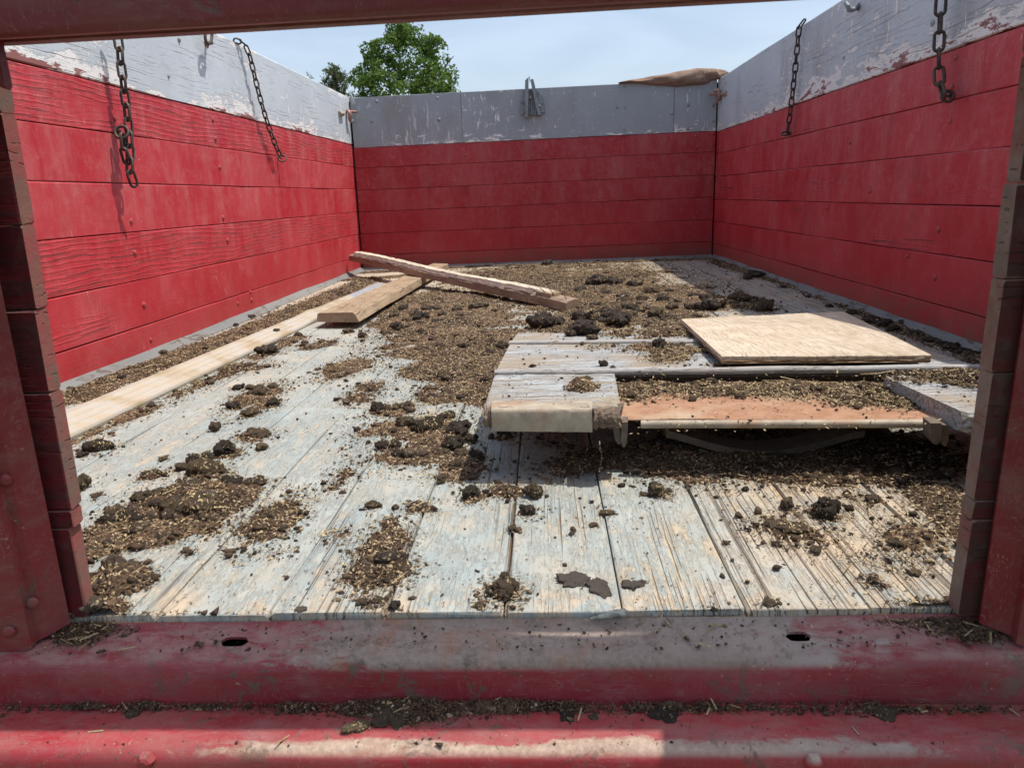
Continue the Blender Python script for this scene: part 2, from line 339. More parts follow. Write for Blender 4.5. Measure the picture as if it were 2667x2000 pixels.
def metal_paint(name, red=(0.36, 0.018, 0.03), bare=(0.21, 0.155, 0.13), wearx=None, dirt=0.5, rough=0.55, dustup=0.5):
    g = G(name, rough, 0.45); v = g.obj(False); x, y, z = g.xyz(v)
    n = g.noise(g.map(v, (7, 16, 16)), 1.0, 7.0, 0.68, 0.3); n2 = g.noise(g.map(v, (14, 14, 14)), 1.0, 5.0, 0.65, 0.6); fine = g.noise(v, 160.0, 4.0, 0.7)
    col = g.mix(g.ss(g.noise(v, 5.0, 4.0), 0.3, 0.7), red, tuple(c*1.3+0.012 for c in red))
    haze = g.ss(g.noise(g.map(v, (20, 46, 46)), 1.0, 8.0, 0.78, 0.3), 0.46, 0.66); col = g.mix(g.mul(haze, g.mul(g.ss(n2, .36, .6), .36)), col, (0.24, 0.14, 0.135))
    scr = g.mul(g.line(g.noise(g.map(v, (16, 120, 120)), 1.0, 4.0, .6, .8), 0.010), g.ss(n2, .45, .6)); scr2 = g.mul(g.line(g.noise(g.map(v, (140, 30, 30)), 1.0, 4.0, .6, .8), 0.010), g.ss(n2, .5, .42)); col = g.mix(g.mul(g.mx(scr, scr2), .5), col, (0.33, 0.22, 0.21))
    chip = g.ss(g.noise(v, 70.0, 6.0, .7), .66, .69); col = g.mix(g.mul(chip, .8), col, (0.10, 0.065, 0.05))
    if wearx is not None:
        up = g.ss(z, wearx[2], wearx[2]+0.008)
        cx = g.mul(g.ss(x, wearx[0]-0.16, wearx[0]+0.14), g.ss(x, wearx[1]-0.25, wearx[1]+0.30, 1.0, 0.0))
        t = g.mth('SUBTRACT', 0.66, g.mul(cx, 0.36)); wear = g.nd('ShaderNodeMapRange', {0: g.add(g.mul(n, .55), g.mul(g.noise(g.map(v, (30, 55, 55)), 1.0, 8.0, .8, .2), .45)), 1: t, 2: g.add(t, 0.07)}).outputs[0]
        wear = g.mul(wear, up)
        if len(wearx) > 3: wear = g.mul(wear, g.ss(g.add(y, g.mul(g.mth('SUBTRACT', n, .5), .05)), wearx[3]-.003, wearx[3]+.003, 1.0, 0.0))
    else: wear = g.mul(g.ss(n, 0.63, 0.67), 0.8)
    b = g.mix(g.ss(fine, 0.35, 0.7), bare, tuple(c*1.55 for c in bare)); b = g.mix(g.ss(n2, 0.5, 0.7), b, (0.27, 0.125, 0.07))
    b = g.mix(g.mul(g.ss(x, 0.1, 0.4), 0.6), b, (0.34, 0.29, 0.26))
    col = g.mix(wear, col, b)
    d = g.ss(g.noise(g.map(v, (34, 34, 24)), 1.0, 7.0, 0.75, 0.4), 0.66-0.14*dirt, 0.71-0.14*dirt); d = g.mul(d, g.ss(g.noise(v, 6.0, 4.0, .65), 0.36, 0.62)); col = g.mix(g.mul(d, 0.9), col, (0.105, 0.082, 0.055))
    film = g.ss(g.noise(g.map(v, (5, 18, 18)), 1.0, 6.0, 0.7), 0.42, 0.75); col = g.mix(g.mul(film, 0.5), col, (0.17, 0.105, 0.085))
    sp = g.mul(g.ss(g.noise(v, 190.0, 3.0, .6), 0.66, 0.70), g.ss(g.noise(v, 12.0, 3.0), 0.46, 0.6)); col = g.mix(g.mul(sp, 0.7), col, (0.36, 0.28, 0.17))
    nz = g.xyz(g.nd('ShaderNodeNewGeometry').outputs['Normal'])[2]; du = g.mul(g.ss(nz, .55, .95), g.ss(g.noise(g.map(v, (26, 60, 60)), 1.0, 7.0, .75, .3), .34, .62)); col = g.mix(g.mul(du, dustup), col, (0.345, 0.275, 0.235))
    h = g.add(g.mul(wear, -0.4), g.add(g.mul(d, 0.6), g.mul(fine, 0.25)))
    return g.fin(col, g.bump(h, 0.5, 0.0015), g.add(g.mul(g.mx(d, wear), 0.25), rough))

def rust_metal(name, a=(0.10, 0.075, 0.06), b=(0.17, 0.11, 0.08), c=(0.06, 0.05, 0.045), rough=0.6, metal=0.3, sc=60.0):
    g = G(name, rough, 0.4); v = g.obj()
    col = g.mix(g.ss(g.noise(v, sc, 4.0, 0.65), 0.35, 0.65), a, b); col = g.mix(g.ss(g.noise(v, sc*0.3, 3.0), 0.5, 0.7), col, c)
    return g.fin(col, g.bump(g.noise(v, sc*2.5, 3.0), 0.4, 0.001), rough, metal)

# ------------------------------------------------------------------ materials
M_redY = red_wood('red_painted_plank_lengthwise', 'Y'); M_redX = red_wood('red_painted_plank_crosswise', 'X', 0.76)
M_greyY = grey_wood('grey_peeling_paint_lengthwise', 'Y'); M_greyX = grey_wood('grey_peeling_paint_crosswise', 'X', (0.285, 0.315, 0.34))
M_floor = floor_wood()
def end_mat(nm, fr, en):
    g = G(nm, .75, .2); v = g.obj(); ny = g.mth('ABSOLUTE', g.xyz(g.nd('ShaderNodeNewGeometry').outputs['Normal'])[1])
    a = g.noise(g.map(v, (7, 40, 60)), 1.0, 5.0, .65, .2); b = g.noise(v, 30.0, 5.0, .7)
    f = g.mix(g.ss(a, .40, .60), fr[0], fr[1]); f = g.mix(g.mul(g.ss(b, .5, .7), .6), f, fr[2])
    e = g.mix(g.ss(b, .35, .65), en[0], en[1]); e = g.mix(g.ss(g.noise(v, 11.0, 5.0, .7), .45, .65), e, en[2])
    col = g.mix(g.ss(ny, .75, .95), e, f); k, _ = grain(g, v, 2, 95.0, 3.0, (6.0, 10.0), .13, -14.0, (.52, .6)); k = g.mul(k, g.ss(g.noise(v, 16.0, 3.0), .46, .60)); col = g.mix(g.mul(k, .55), col, (.02, .012, .01))
    return g.fin(col, g.bump(g.add(g.mul(k, -.6), g.add(g.mul(a, .5), g.mul(b, .6))), .8, .0025), .75)
M_end = end_mat('dark_plank_end_right', [(0.075, 0.016, 0.014), (0.055, 0.026, 0.021), (0.09, 0.06, 0.048)], [(0.17, 0.125, 0.10), (0.24, 0.18, 0.145), (0.22, 0.09, 0.075)])
M_endL = end_mat('dark_plank_end_left', [(0.12, 0.010, 0.013), (0.075, 0.018, 0.018), (0.085, 0.05, 0.043)], [(0.20, 0.10, 0.08), (0.26, 0.07, 0.065), (0.15, 0.10, 0.08)])
M_strip = old_wood('grey_base_strip', [(0.15, 0.17, 0.18), (0.21, 0.23, 0.235), (0.22, 0.17, 0.12)], (6, 2, 6))
M_dirt = old_wood('packed_joint_dirt', [(0.20, 0.13, 0.08), (0.12, 0.075, 0.045), (0.07, 0.045, 0.03)], (30, 20, 30))
M_ramp = old_wood('flaking_white_grey_board', [(0.31, 0.26, 0.20), (0.20, 0.165, 0.135), (0.36, 0.30, 0.225)], (3.0, 110, 110), paint=(0.43, 0.45, 0.455), amt=0.50, dark=(0.07, 0.05, 0.042))
M_lip = old_wood('grey_seam_lip', [(0.42, 0.44, 0.45), (0.36, 0.37, 0.37), (0.36, 0.27, 0.20)], (4, 60, 60), dark=(0.20, 0.12, 0.08))
M_rampend = old_wood('rotten_board_end', [(0.21, 0.16, 0.12), (0.12, 0.085, 0.065), (0.27, 0.20, 0.14)], (3, 60, 60), dark=(0.03, 0.02, 0.015))
g = G('weathered_plywood', .8, .2); v = g.obj(False)
ga, gd = grain(g, v, 0, 34.0, 9.0, (1.6, 3.6), .30, 5.0, (.42, .56)); gb, _ = grain(g, v, 0, 120.0, 12.0, (2.5, 6.0), .22, 12.0, (.48, .58))
n_ = g.noise(v, 9.0, 6.0, .7); c_ = g.mix(g.ss(n_, .35, .65), (0.47, 0.385, 0.285), (0.57, 0.49, 0.385)); c_ = g.mix(g.mul(ga, .34), c_, (0.36, 0.265, 0.175)); c_ = g.mix(g.mul(gb, .42), c_, (0.27, 0.19, 0.12))
c_ = g.mix(g.mul(g.ss(g.noise(v, 4.0, 7.0, .75), .48, .72), .5), c_, (0.30, 0.225, 0.155)); c_ = g.mix(g.mul(g.ss(g.noise(v, 70.0, 4.0, .7), .66, .71), .7), c_, (0.12, 0.08, 0.05))
M_ply = g.fin(c_, g.bump(g.add(g.mul(ga, -.5), g.add(g.mul(gb, -.6), g.mul(n_, .4))), .8, .0025), .8)
M_plyedge = old_wood('frayed_plywood_edge', [(0.36, 0.25, 0.15), (0.22, 0.14, 0.085), (0.30, 0.20, 0.12)], (30, 30, 160), dark=(0.06, 0.04, 0.025))
M_lumA = old_wood('brown_lumber', [(0.32, 0.235, 0.155), (0.40, 0.305, 0.205), (0.26, 0.19, 0.125)], (46, 3.2, 46), dark=(0.13, 0.08, 0.045))
M_lumB = old_wood('split_lumber_side', [(0.27, 0.20, 0.145), (0.34, 0.255, 0.18), (0.19, 0.135, 0.095)], (12, 12, 46), dark=(0.06, 0.035, 0.025))
M_lumP = old_wood('pale_fresh_split_wood', [(0.56, 0.50, 0.38), (0.66, 0.61, 0.50), (0.48, 0.41, 0.30)], (30, 30, 30), dark=(0.34, 0.25, 0.16))
M_lumM = old_wood('mauve_weathered_split', [(0.16, 0.115, 0.10), (0.22, 0.165, 0.145), (0.13, 0.09, 0.075)], (24, 24, 40), dark=(0.08, 0.05, 0.045))
M_sill = metal_paint('worn_sill_paint', red=(0.20, 0.012, 0.02), bare=(0.195, 0.15, 0.122), wearx=(-0.19, 0.36, -0.03), dirt=0.75)
M_bump = metal_paint('worn_bumper_paint', red=(0.26, 0.015, 0.022), wearx=(-0.26, 0.40, -0.075, .580), dirt=0.6, dustup=0.16, bare=(0.33, 0.24, 0.18))
M_post = metal_paint('scuffed_post_paint', red=(0.155, 0.007, 0.011), bare=(0.10, 0.07, 0.06), dirt=0.5, dustup=.3)
M_beam = metal_paint('scuffed_beam_paint', red=(0.135, 0.009, 0.016), bare=(0.11, 0.075, 0.07), dirt=0.4)
M_chain = rust_metal('rusty_chain_iron', (0.06, 0.045, 0.04), (0.11, 0.075, 0.058), (0.035, 0.03, 0.03))
M_rust = rust_metal('orange_rust_plate', (0.31, 0.155, 0.085), (0.37, 0.21, 0.125), (0.42, 0.32, 0.215), 0.75, 0.0, 26.0)
M_trim = rust_metal('dusty_bent_steel', (0.42, 0.355, 0.27), (0.30, 0.25, 0.19), (0.34, 0.22, 0.14), 0.65, 0.1, 34.0)
M_galv = rust_metal('dusty_galvanised_strip', (0.46, 0.435, 0.38), (0.46, 0.40, 0.30), (0.38, 0.30, 0.19), 0.55, 0.1, 22.0)
M_galvc = rust_metal('clean_galvanised_strip', (0.50, 0.55, 0.60), (0.62, 0.66, 0.70), (0.36, 0.40, 0.44), 0.35, 0.5, 30.0)
M_dkiron = rust_metal('dull_rusty_iron', (0.11, 0.085, 0.068), (0.16, 0.12, 0.09), (0.07, 0.06, 0.05), 0.8, 0.0)
M_iron = rust_metal('dark_rusty_iron', (0.13, 0.10, 0.08), (0.20, 0.145, 0.11), (0.08, 0.065, 0.055))
M_pinkrust = rust_metal('pinkish_rusty_hook', (0.30, 0.16, 0.13), (0.36, 0.22, 0.18), (0.14, 0.085, 0.07))
M_greym = rust_metal('grey_painted_steel', (0.20, 0.225, 0.25), (0.24, 0.265, 0.29), (0.16, 0.15, 0.14), 0.5, 0.1)
M_tarp = old_wood('brown_canvas', [(0.25, 0.165, 0.125), (0.31, 0.20, 0.155), (0.21, 0.155, 0.105)], (20, 14, 14), dark=(0.12, 0.08, 0.06), rough=0.9)
g = G('painted_shade_black', 0.9, 0.1); M_shade = g.fin((0.012, 0.01, 0.009))  # near-black colour standing in for shade in gaps and slots
g = G('painted_seam_shade', .9, .1); M_seam = g.fin((0.030, 0.022, 0.017))  # dark colour standing in for shade inside the ramp seams
g = G('bird_dropping', 0.8, 0.2); v_ = g.obj(); M_white = g.fin(g.mix(g.ss(g.noise(v_, 80, 4), .4, .6), (0.66, 0.64, 0.62), (0.42, 0.36, 0.34)))
def mbolt(nm, c, c2):
    g = G(nm, 0.5, 0.4); v = g.obj(); return g.fin(g.mix(g.ss(g.noise(v, 120, 3), .4, .65), c, c2))
M_boltred = mbolt('red_bolt_paint', (0.42, 0.05, 0.055), (0.30, 0.08, 0.07)); M_boltgrey = mbolt('grey_bolt_paint', (0.30, 0.33, 0.36), (0.20, 0.15, 0.12))

# ------------------------------------------------------------------ ground far below the truck bed
g = G('dry_grass_ground', 0.9, 0.1); v = g.obj(False)
gm = g.fin(g.mix(g.ss(g.noise(v, 0.6, 6, .65), .4, .65), (0.07, 0.09, 0.03), (0.15, 0.12, 0.07)))
mb = MB(); NG = 24; gs = np.linspace(-1, 1, NG+1); gs = np.sign(gs)*np.abs(gs)**3*700
for i in range(NG):
    for j in range(NG): pass
VV = [(x, y+40, -1.25) for x in gs for y in gs]; FF = [(i*(NG+1)+j, (i+1)*(NG+1)+j, (i+1)*(NG+1)+j+1, i*(NG+1)+j+1) for i in range(NG) for j in range(NG)]
tag(mb.add(VV, FF).build('ground', gm), kind='structure')

# ------------------------------------------------------------------ floor: dirt bed + boards
mb = MB(); mb.box((-1.27, YF-0.004, -0.06), (1.29, YB+0.02, -0.0085))
floor = tag(mb.build('floor', M_dirt), kind='structure')
rs = np.random.RandomState(3)
edges = [0.0216+0.1356*k for k in range(-9, 10)]
edges = [e+rs.uniform(-.002, .002) for e in edges]; edges[0] = -1.235; edges[-1] = 1.245
for k in range(len(edges)-1):
    a, b = edges[k]+rs.uniform(.001, .0024), edges[k+1]-rs.uniform(.001, .0024)
    y0 = YF+rs.uniform(-.003, .003); dz = rs.uniform(-.0015, .0012)
    z0, z1 = -0.03, dz
    mb = MB(); mb.plank([(a, y0, z0), (b, y0, z0), (b, y0, z1), (a, y0, z1)], [(a, YB, z0), (b, YB, z0), (b, YB, z1), (a, YB, z1)], 0.0022, 26, 0.0007, k)
    o = mb.build('floor_board', M_floor, floor); xm = (a+b)/2
    o['crack'] = float(np.clip(0.30+0.55*(xm+0.1)*2.2, 0.12, 1.0))*rs.uniform(.8, 1.1)

# ------------------------------------------------------------------ side walls and back wall
def wall_bolts(parent, pts, fn, nrm, mat, r=0.0085):
    me = None
    for (x, y) in pts:
        p = fn(x, y)
        if me is None:
            mb = MB(); mb.disc((0, 0, 0), nrm, r, r*0.55); o = mb.build('bolt_head', mat, None, 40); me = o.data; o.parent = parent
        else: o = bpy.data.objects.new('bolt_head', me); C.objects.link(o); o.parent = parent
        o.location = Vector(p-base(parent)); o.scale = (rs.uniform(.8, 1.2),)*3
TH = 0.032
zl = [0.0, 0.104, 0.2474, 0.3955, 0.5422, 0.6871, 0.824, 1.124]
zr = [0.0, 0.0929, 0.2373, 0.378, 0.5218, 0.6641, 0.797, 1.119]
zb = [0.0, 0.1058, 0.2491, 0.3938, 0.5351, 0.6776, 0.8059, 1.117]
ckl = [0.35, 0.45, 0.95, 0.15, 0.12, 1.0, 0.75]
ckr = [0.25, 0.3, 0.55, 0.55, 0.12, 0.6, 0.8]
ckb = [0.3, 0.15, 0.35, 0.15, 0.12, 0.2, 0.15]
wl_ = thing('side_wall', (-1.2, 2.8, 0), 'sunlit plank side wall with red boards and a peeling grey top board, chains against it', 'wall')
wr_ = thing('side_wall', (1.2, 2.8, 0), 'shaded plank side wall with red boards and a scuffed grey top board, beside the plywood sheet', 'wall')
wb_ = thing('back_wall', (0, YB, 0), 'far end wall of dull red boards under a flat grey top board', 'wall')
for side, (zs, cks, root) in enumerate(((zl, ckl, wl_), (zr, ckr, wr_))):
    for k in range(7):
        z0, z1 = zs[k]+0.0013, zs[k+1]-0.0013
        if k == 6: z0 += 0.002
        def sec(y, zz0=z0, zz1=z1):
            if side == 0: return [(xl(y, zz0), y, zz0), (xl(y, zz1), y, zz1), (xl(y, zz1)-TH, y, zz1), (xl(y, zz0)-TH, y, zz0)]
            return [(xr(y, zz0), y, zz0), (xr(y, zz1), y, zz1), (xr(y, zz1)+TH, y, zz1), (xr(y, zz0)+TH, y, zz0)]
        mb = MB(); mb.plank(sec(0.735), sec(YB+0.02), 0.002 if k < 6 else 0.0035, 16, 0.0005 if k < 6 else 0.0012, 10*side+k)
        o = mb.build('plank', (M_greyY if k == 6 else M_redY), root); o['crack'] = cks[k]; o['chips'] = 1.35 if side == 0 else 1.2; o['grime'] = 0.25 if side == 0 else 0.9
        if k == 6: o['label'] = 'grey painted top board with peeling white and red flakes'
    mb = MB(); s_ = -1 if side == 0 else 1                      # grey wedge along the foot of the wall
    st = []; wdt = 0.036 if side == 0 else 0.03
    for i in range(25):
        y = 0.74+(YB-0.76)*i/24; x = xl(y, 0) if side == 0 else xr(y, 0); q = rs.uniform(-.003, .003)
        st.append([(x, y, 0.0), (x-s_*(wdt+q), y, 0.001), (x-s_*(wdt*.5+q), y, 0.012+q), (x-s_*0.001, y, 0.024+q*.8)])
    mb.loft(st); mb.build('base_strip', M_strip, root)
for k in range(6):
    z0, z1 = zb[k]+0.0011, zb[k+1]-0.0011; x0, x1 = xl(YB, z0)+0.012, xr(YB, z0)-0.010
    sec = lambda x: [(x, YB, z0), (x, YB, z1), (x, YB+TH, z1), (x, YB+TH, z0)]
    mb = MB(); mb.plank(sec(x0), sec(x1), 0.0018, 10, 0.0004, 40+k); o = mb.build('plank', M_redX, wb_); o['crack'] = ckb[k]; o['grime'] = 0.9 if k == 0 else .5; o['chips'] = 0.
jx = [xl(YB, 1)+0.010, aty(1202.6, 300, YB)[0], aty(1755, 300, YB)[0], xr(YB, 1)-0.010]
for k in range(3):
    x0, x1 = jx[k]+0.0012, jx[k+1]-0.0012; z0, z1 = zb[6]+0.001, zb[7]; yo = (0.0, -0.002, 0.0)[k]
    sec = lambda x: [(x, YB+yo, z0), (x, YB+yo, z1), (x, YB+TH, z1), (x, YB+TH, z0)]
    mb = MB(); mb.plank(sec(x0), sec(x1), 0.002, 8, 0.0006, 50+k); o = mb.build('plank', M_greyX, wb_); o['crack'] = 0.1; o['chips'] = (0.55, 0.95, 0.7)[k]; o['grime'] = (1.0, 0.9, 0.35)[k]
    o['label'] = 'grey top board section with white paint chips'
mb = MB(); mb.loft([[(xl(YB, 0)+0.01, YB, 0.0), (xl(YB, 0)+0.01, YB-0.05, 0.001), (xl(YB, 0)+0.01, YB-0.02, 0.014), (xl(YB, 0)+0.01, YB-0.001, 0.02)], [(xr(YB, 0)-0.01, YB, 0.0), (xr(YB, 0)-0.01, YB-0.05, 0.001), (xr(YB, 0)-0.01, YB-0.02, 0.014), (xr(YB, 0)-0.01, YB-0.001, 0.02)]])
mb.build('base_strip', M_strip, wb_)
for root, pts in ((wl_, [(-1.262, 0.74), (-1.235, YB+.04)]), (wr_, [(1.232+.044, 0.74), (1.237, YB+.04)])):
    (xa, ya), (xb_, yb2) = pts; mb = MB(); mb.plank([(xa, ya, -.02), (xa+.006, ya, -.02), (xa+.006, ya, 1.09), (xa, ya, 1.09)], [(xb_, yb2, -.02), (xb_+.006, yb2, -.02), (xb_+.006, yb2, 1.09), (xb_, yb2, 1.09)], 0, 2); mb.build('light_block_sheet', M_shade, root)  # added dark sheets that stop light showing between the side planks
mb = MB(); mb.box((-1.228, YB+TH+.001, -.02), (1.23, YB+TH+.008, 1.10)); mb.build('light_block_sheet', M_shade, wb_)  # added dark sheet blocking light through the far wall's gaps
z1_ = lambda x, y, ox=0, oy=0, s=2.212: (ox+x/s, oy+y/s)
wall_bolts(wl_, [z1_(*p) for p in ((660, 685), (1225, 690), (1240, 800), (1265, 965), (755, 1275), (775, 1455), (1310, 1385), (1285, 1255))]+[z1_(x, y, 0, 650) for x, y in ((868, 520), (856, 590), (828, 318), (1448, 290), (1370, 310), (1358, 390), (1442, 245), (776, 18))], atl, (1, 0, 0), M_boltred)
wall_bolts(wl_, [z1_(970, 440), z1_(1030, 230)], atl, (1, 0, 0), M_boltgrey)
wall_bolts(wr_, [z1_(x, y, 1667, 0) for x, y in ((1822, 335), (1798, 500), (1786, 700), (1325, 1100), (1720, 1325), (1540, 1478), (1212, 820), (1075, 1200), (1700, 1600))], atr, (-1, 0, 0), M_boltred)
wall_bolts(wr_, [z1_(x, y, 1667, 0) for x, y in ((1765, 215), (1175, 335), (1688, 135), (495, 480))], atr, (-1, 0, 0), M_boltgrey)
fb = lambda x, y: aty(x, y, YB-0.001)
wall_bolts(wb_, [z1_(x, y, 850, 0) for x, y in ((290, 585), (640, 565), (650, 690), (262, 700), (150, 700), (1718, 498), (1675, 620), (1720, 620), (1990, 655), (2085, 605), (2080, 742), (1718, 748))]+[(1550+x/5.53, 150+y/5.53) for x, y in ((1700, 690), (1700, 925), (1335, 1025), (425, 410))], fb, (0, -1, 0), M_boltgrey, 0.011)
wall_bolts(wb_, [z1_(x, y, 850, 0) for x, y in ((800, 895), (1190, 900), (1190, 1100), (180, 1040), (190, 1160), (205, 1290), (215, 1420), (275, 1038))]+[(1550+x/5.53, 150+y/5.53) for x, y in ((1450, 1130), (1465, 1290), (1690, 1095), (1690, 1260))], fb, (0, -1, 0), M_boltred, 0.010)
for (x0, y0, x1, y1, mt) in ((775, 535, 800, 828, None),):
    pass

# ------------------------------------------------------------------ rear frame: plank ends, posts, header beam
rf = thing('rear_frame', (0, 0.68, 0), 'red rear door frame of stacked plank ends, steel posts and an overhead beam', 'frame')
zs = [0.0, 0.112, 0.134, 0.269, 0.36, 0.4475, 0.558, 0.69, 0.83, 0.97, 1.118]
for side in (0, 1):
    for k in range(len(zs)-1):
        z0, z1 = zs[k]+0.0005, zs[k+1]-0.0005; q = rs.uniform(-.0012, .0012)
        if side == 0:
            xe = -0.463+q-0.004*(k == 0); xo = xl(0.7, z0)+0.002
            sec = lambda x: [(x, 0.700+.055*z0, z0), (x, 0.700+.055*z1, z1), (x, 0.718+.06*z1, z1), (x, 0.718+.06*z0, z0)]
        else:
            xe = 0.512+q; xo = xr(0.7, z0)-0.002
            sec = lambda x: [(x, 0.686, z0), (x, 0.686, z1), (x, 0.706, z1), (x, 0.706, z0)]
        mb = MB(); mb.plank(sec(xe), sec(xo), 0.0014, 14, 0.0004, 70+k+20*side, 0.0018)
        o = mb.build('plank', M_end if side else M_endL, rf); o['crack'] = 0.8; o['grime'] = 1.0; o['chips'] = 0.
def post(poly, z0, z1, cut):
    mb = MB(); n = len(poly); st = []
    for i in range(9):
        t = i/8; row = []
        for j, (x, y) in enumerate(poly):
            zz = z0+cut[j]+(z1-z0-cut[j])*t; row.append((x+(0.022*(zz) if poly is PL else 0), y, zz))
        st.append(row)
    mb.loft(st); return mb
PL = [(-0.72, 0.657), (-0.513, 0.657), (-0.507, 0.661), (-0.507, 0.672), (-0.500, 0.675), (-0.487, 0.6925), (-0.484, 0.6955), (-0.487, 0.698), (-0.505, 0.684), (-0.520, 0.676), (-0.520, 0.668), (-0.72, 0.668)]
cutL = [0.0, 0.0, 0.001, 0.004, 0.006, 0.009, 0.010, 0.010, 0.008, 0.006, 0.002, 0.0]
pl = post(PL, -0.013, 1.13, cutL).build('door_post', M_post, rf, 30)
PR = [(0.74, 0.650), (0.560, 0.650), (0.553, 0.654), (0.553, 0.664), (0.546, 0.668), (0.532, 0.6745), (0.529, 0.678), (0.531, 0.684), (0.550, 0.679), (0.566, 0.672), (0.566, 0.662), (0.74, 0.662)]
prr = post(PR, -0.013, 1.13, cutL).build('door_post', M_post, rf, 30)
for p, nr in (((14, 1250), 0.67), ((85, 1570), 0.668), ((24, 1645), 0.654)):
    q = aty(p[0], p[1], nr); mb = MB(); mb.disc(q, (0.2, -1, 0), 0.0068, 0.0035, 12); mb.build('bolt_head', M_post, pl, 60)
def bar(name, x0, x1, y0, y1, za, zb_, z_at, mat, c=0.004, sl=0.0):
    mb = MB(); sec = lambda x: [(x, y0, za+sl*x), (x, y1, za+sl*x), (x, y1, zb_+sl*x), (x, y0, zb_+sl*x)]
    mb.plank(sec(x0), sec(x1), c, 12, 0.0004, 5); return mb.build(name, mat, rf)
bar('header_beam', -1.18, 1.18, 0.7035, 0.7225, 0.616, 0.72, 0, M_beam, 0.003)
st = []                                                  # front rail, a hair short of the beam so a slit of sun passes between them
for i in range(61):
    x = -1.18+2.36*i/60; yb_ = 0.7030-0.0090*max(0.0, 1-abs((x-.43)/.19)**2.2)
    st.append([(x, .619, .603), (x, .624, .6005), (x, .690, .6145), (x, yb_, .6185), (x, yb_, .72), (x, .617, .72), (x, .617, .607)])
MB().loft(st).build('header_rail', M_beam, rf, 30)
mb = MB(); mb.plank([(-0.4225, 0.690, 0.572), (-0.4225, 0.690, 0.63), (-0.4225, 0.70, 0.63), (-0.4225, 0.70, 0.572)], [(-0.436, 0.690, 0.578), (-0.436, 0.690, 0.63), (-0.436, 0.70, 0.63), (-0.436, 0.70, 0.578)], 0.002, 2); mb.build('hanging_tab', M_post, rf)
mb = MB(); mb.plank([(0.488, 0.640, 0.572), (0.488, 0.640, 0.665), (0.488, 0.655, 0.665), (0.488, 0.655, 0.572)], [(0.54, 0.640, 0.56), (0.54, 0.640, 0.665), (0.54, 0.655, 0.665), (0.54, 0.655, 0.56)], 0.012, 2); mb.build('latch_plate', M_post, rf)
mb = MB(); mb.box((0.47, 0.545, 0.66), (0.83, 0.6163, 0.672), 0.003); mb.build('shade_caster', M_post, rf)  # added out of view to cast shade on the bumper's right part

# ------------------------------------------------------------------ sill and bumper
def rail(name, prof, xs, mat, label, cat, holes=()):
    root_ = None; mb = MB(); n = len(prof); V = []; ids = {}
    for i, x in enumerate(xs):
        for j, (y, z) in enumerate(prof):
            yy = y
            for (hx, hw, j0, j1) in holes:
                t = (x-hx)/hw
                if abs(t) <= 1.0001:
                    c_ = (prof[j0][0]+prof[j1][0])/2; hb = abs(prof[j0][0]-prof[j1][0])/2*math.sqrt(max(0.0, 1-t*t*t*t))
                    if j == j0: yy = c_+hb
                    if j == j1: yy = c_-hb
            V.append((x, yy, z+0.0006*math.sin(9*x+j)+0.0004*math.sin(31*x)))
    Fc = []; wallq = []
    for i in range(len(xs)-1):
        for j in range(n-1):
            skip = any(j == h[2] and xs[i] >= h[0]-h[1]-1e-6 and xs[i+1] <= h[0]+h[1]+1e-6 for h in holes)
            a = i*n+j
            if not skip: Fc.append((a, a+1, a+1+n, a+n))
            else: wallq.append((a, a+n)); wallq.append((a+1+n, a+1))
    for (p, q) in wallq:
        k = len(V); V.append((V[p][0], V[p][1], V[p][2]-0.003)); V.append((V[q][0], V[q][1], V[q][2]-0.003)); Fc.append((p, q, k+1, k))
    mb.add(V, Fc); return mb.build(name, mat, None, 50)
h1 = [at(485*S, 1378*S, -.014)[0], at(542*S, 1378*S, -.014)[0]]; h2 = [at(1702*S, 1385*S, -.014)[0], at(1756*S, 1385*S, -.014)[0]]
hy = at(1106*S, 1383*S, -.014)[1]
holes = [((h[0]+h[1])/2, (h[1]-h[0])/2, 4, 5) for h in (h1, h2)]
prof = [(0.7035, -0.03), (0.7035, -0.009), (0.700, -0.0062), (0.695, -0.0115), (hy+0.0085, -0.0122), (hy-0.0065, -0.0137), (0.655, -0.015), (0.646, -0.0175), (0.640, -0.022), (0.637, -0.029), (0.6355, -0.045), (0.635, -0.0685), (0.635, -0.075)]
xs = sorted(set([round(-1.2+0.08*i, 4) for i in range(31)]+[round(h[0]+h[1]*t, 5) for h in holes for t in np.linspace(-1, 1, 9)]))
sill = rail('sill', prof, xs, M_sill, '', '', holes)
mb = MB(); mb.box((-1.19, .641, -.07), (1.19, .6995, -.03)); mb.build('slot_light_block', M_shade, sill)  # added dark box inside the sill, keeps light out of the slots
tag(sill, 'steel threshold sill with two slots, red paint worn to brown metal in the middle', 'sill')
prof = [(0.634, -0.068), (0.628, -0.0672), (0.618, -0.0655), (0.606, -0.064), (0.592, -0.0635), (0.580, -0.0645), (0.573, -0.067), (0.568, -0.071), (0.5655, -0.078), (0.565, -0.10), (0.565, -0.16), (0.585, -0.17)]
bump = rail('bumper', prof, [round(-1.25+0.1*i, 4) for i in range(26)], M_bump, '', '')
tag(bump, 'rounded red bumper ledge at the bottom edge, scraped to bare metal along its lip', 'bumper')
for p in ((313, 1645), (1760, 1650)):
    q = aty(p[0]*S, p[1]*S, 0.562); mb = MB(); mb.disc(q+np.array([0, 0.004, 0]), (0, -1, 0), 0.0088, 0.008, 6); mb.build('bolt_head', M_bump, bump)
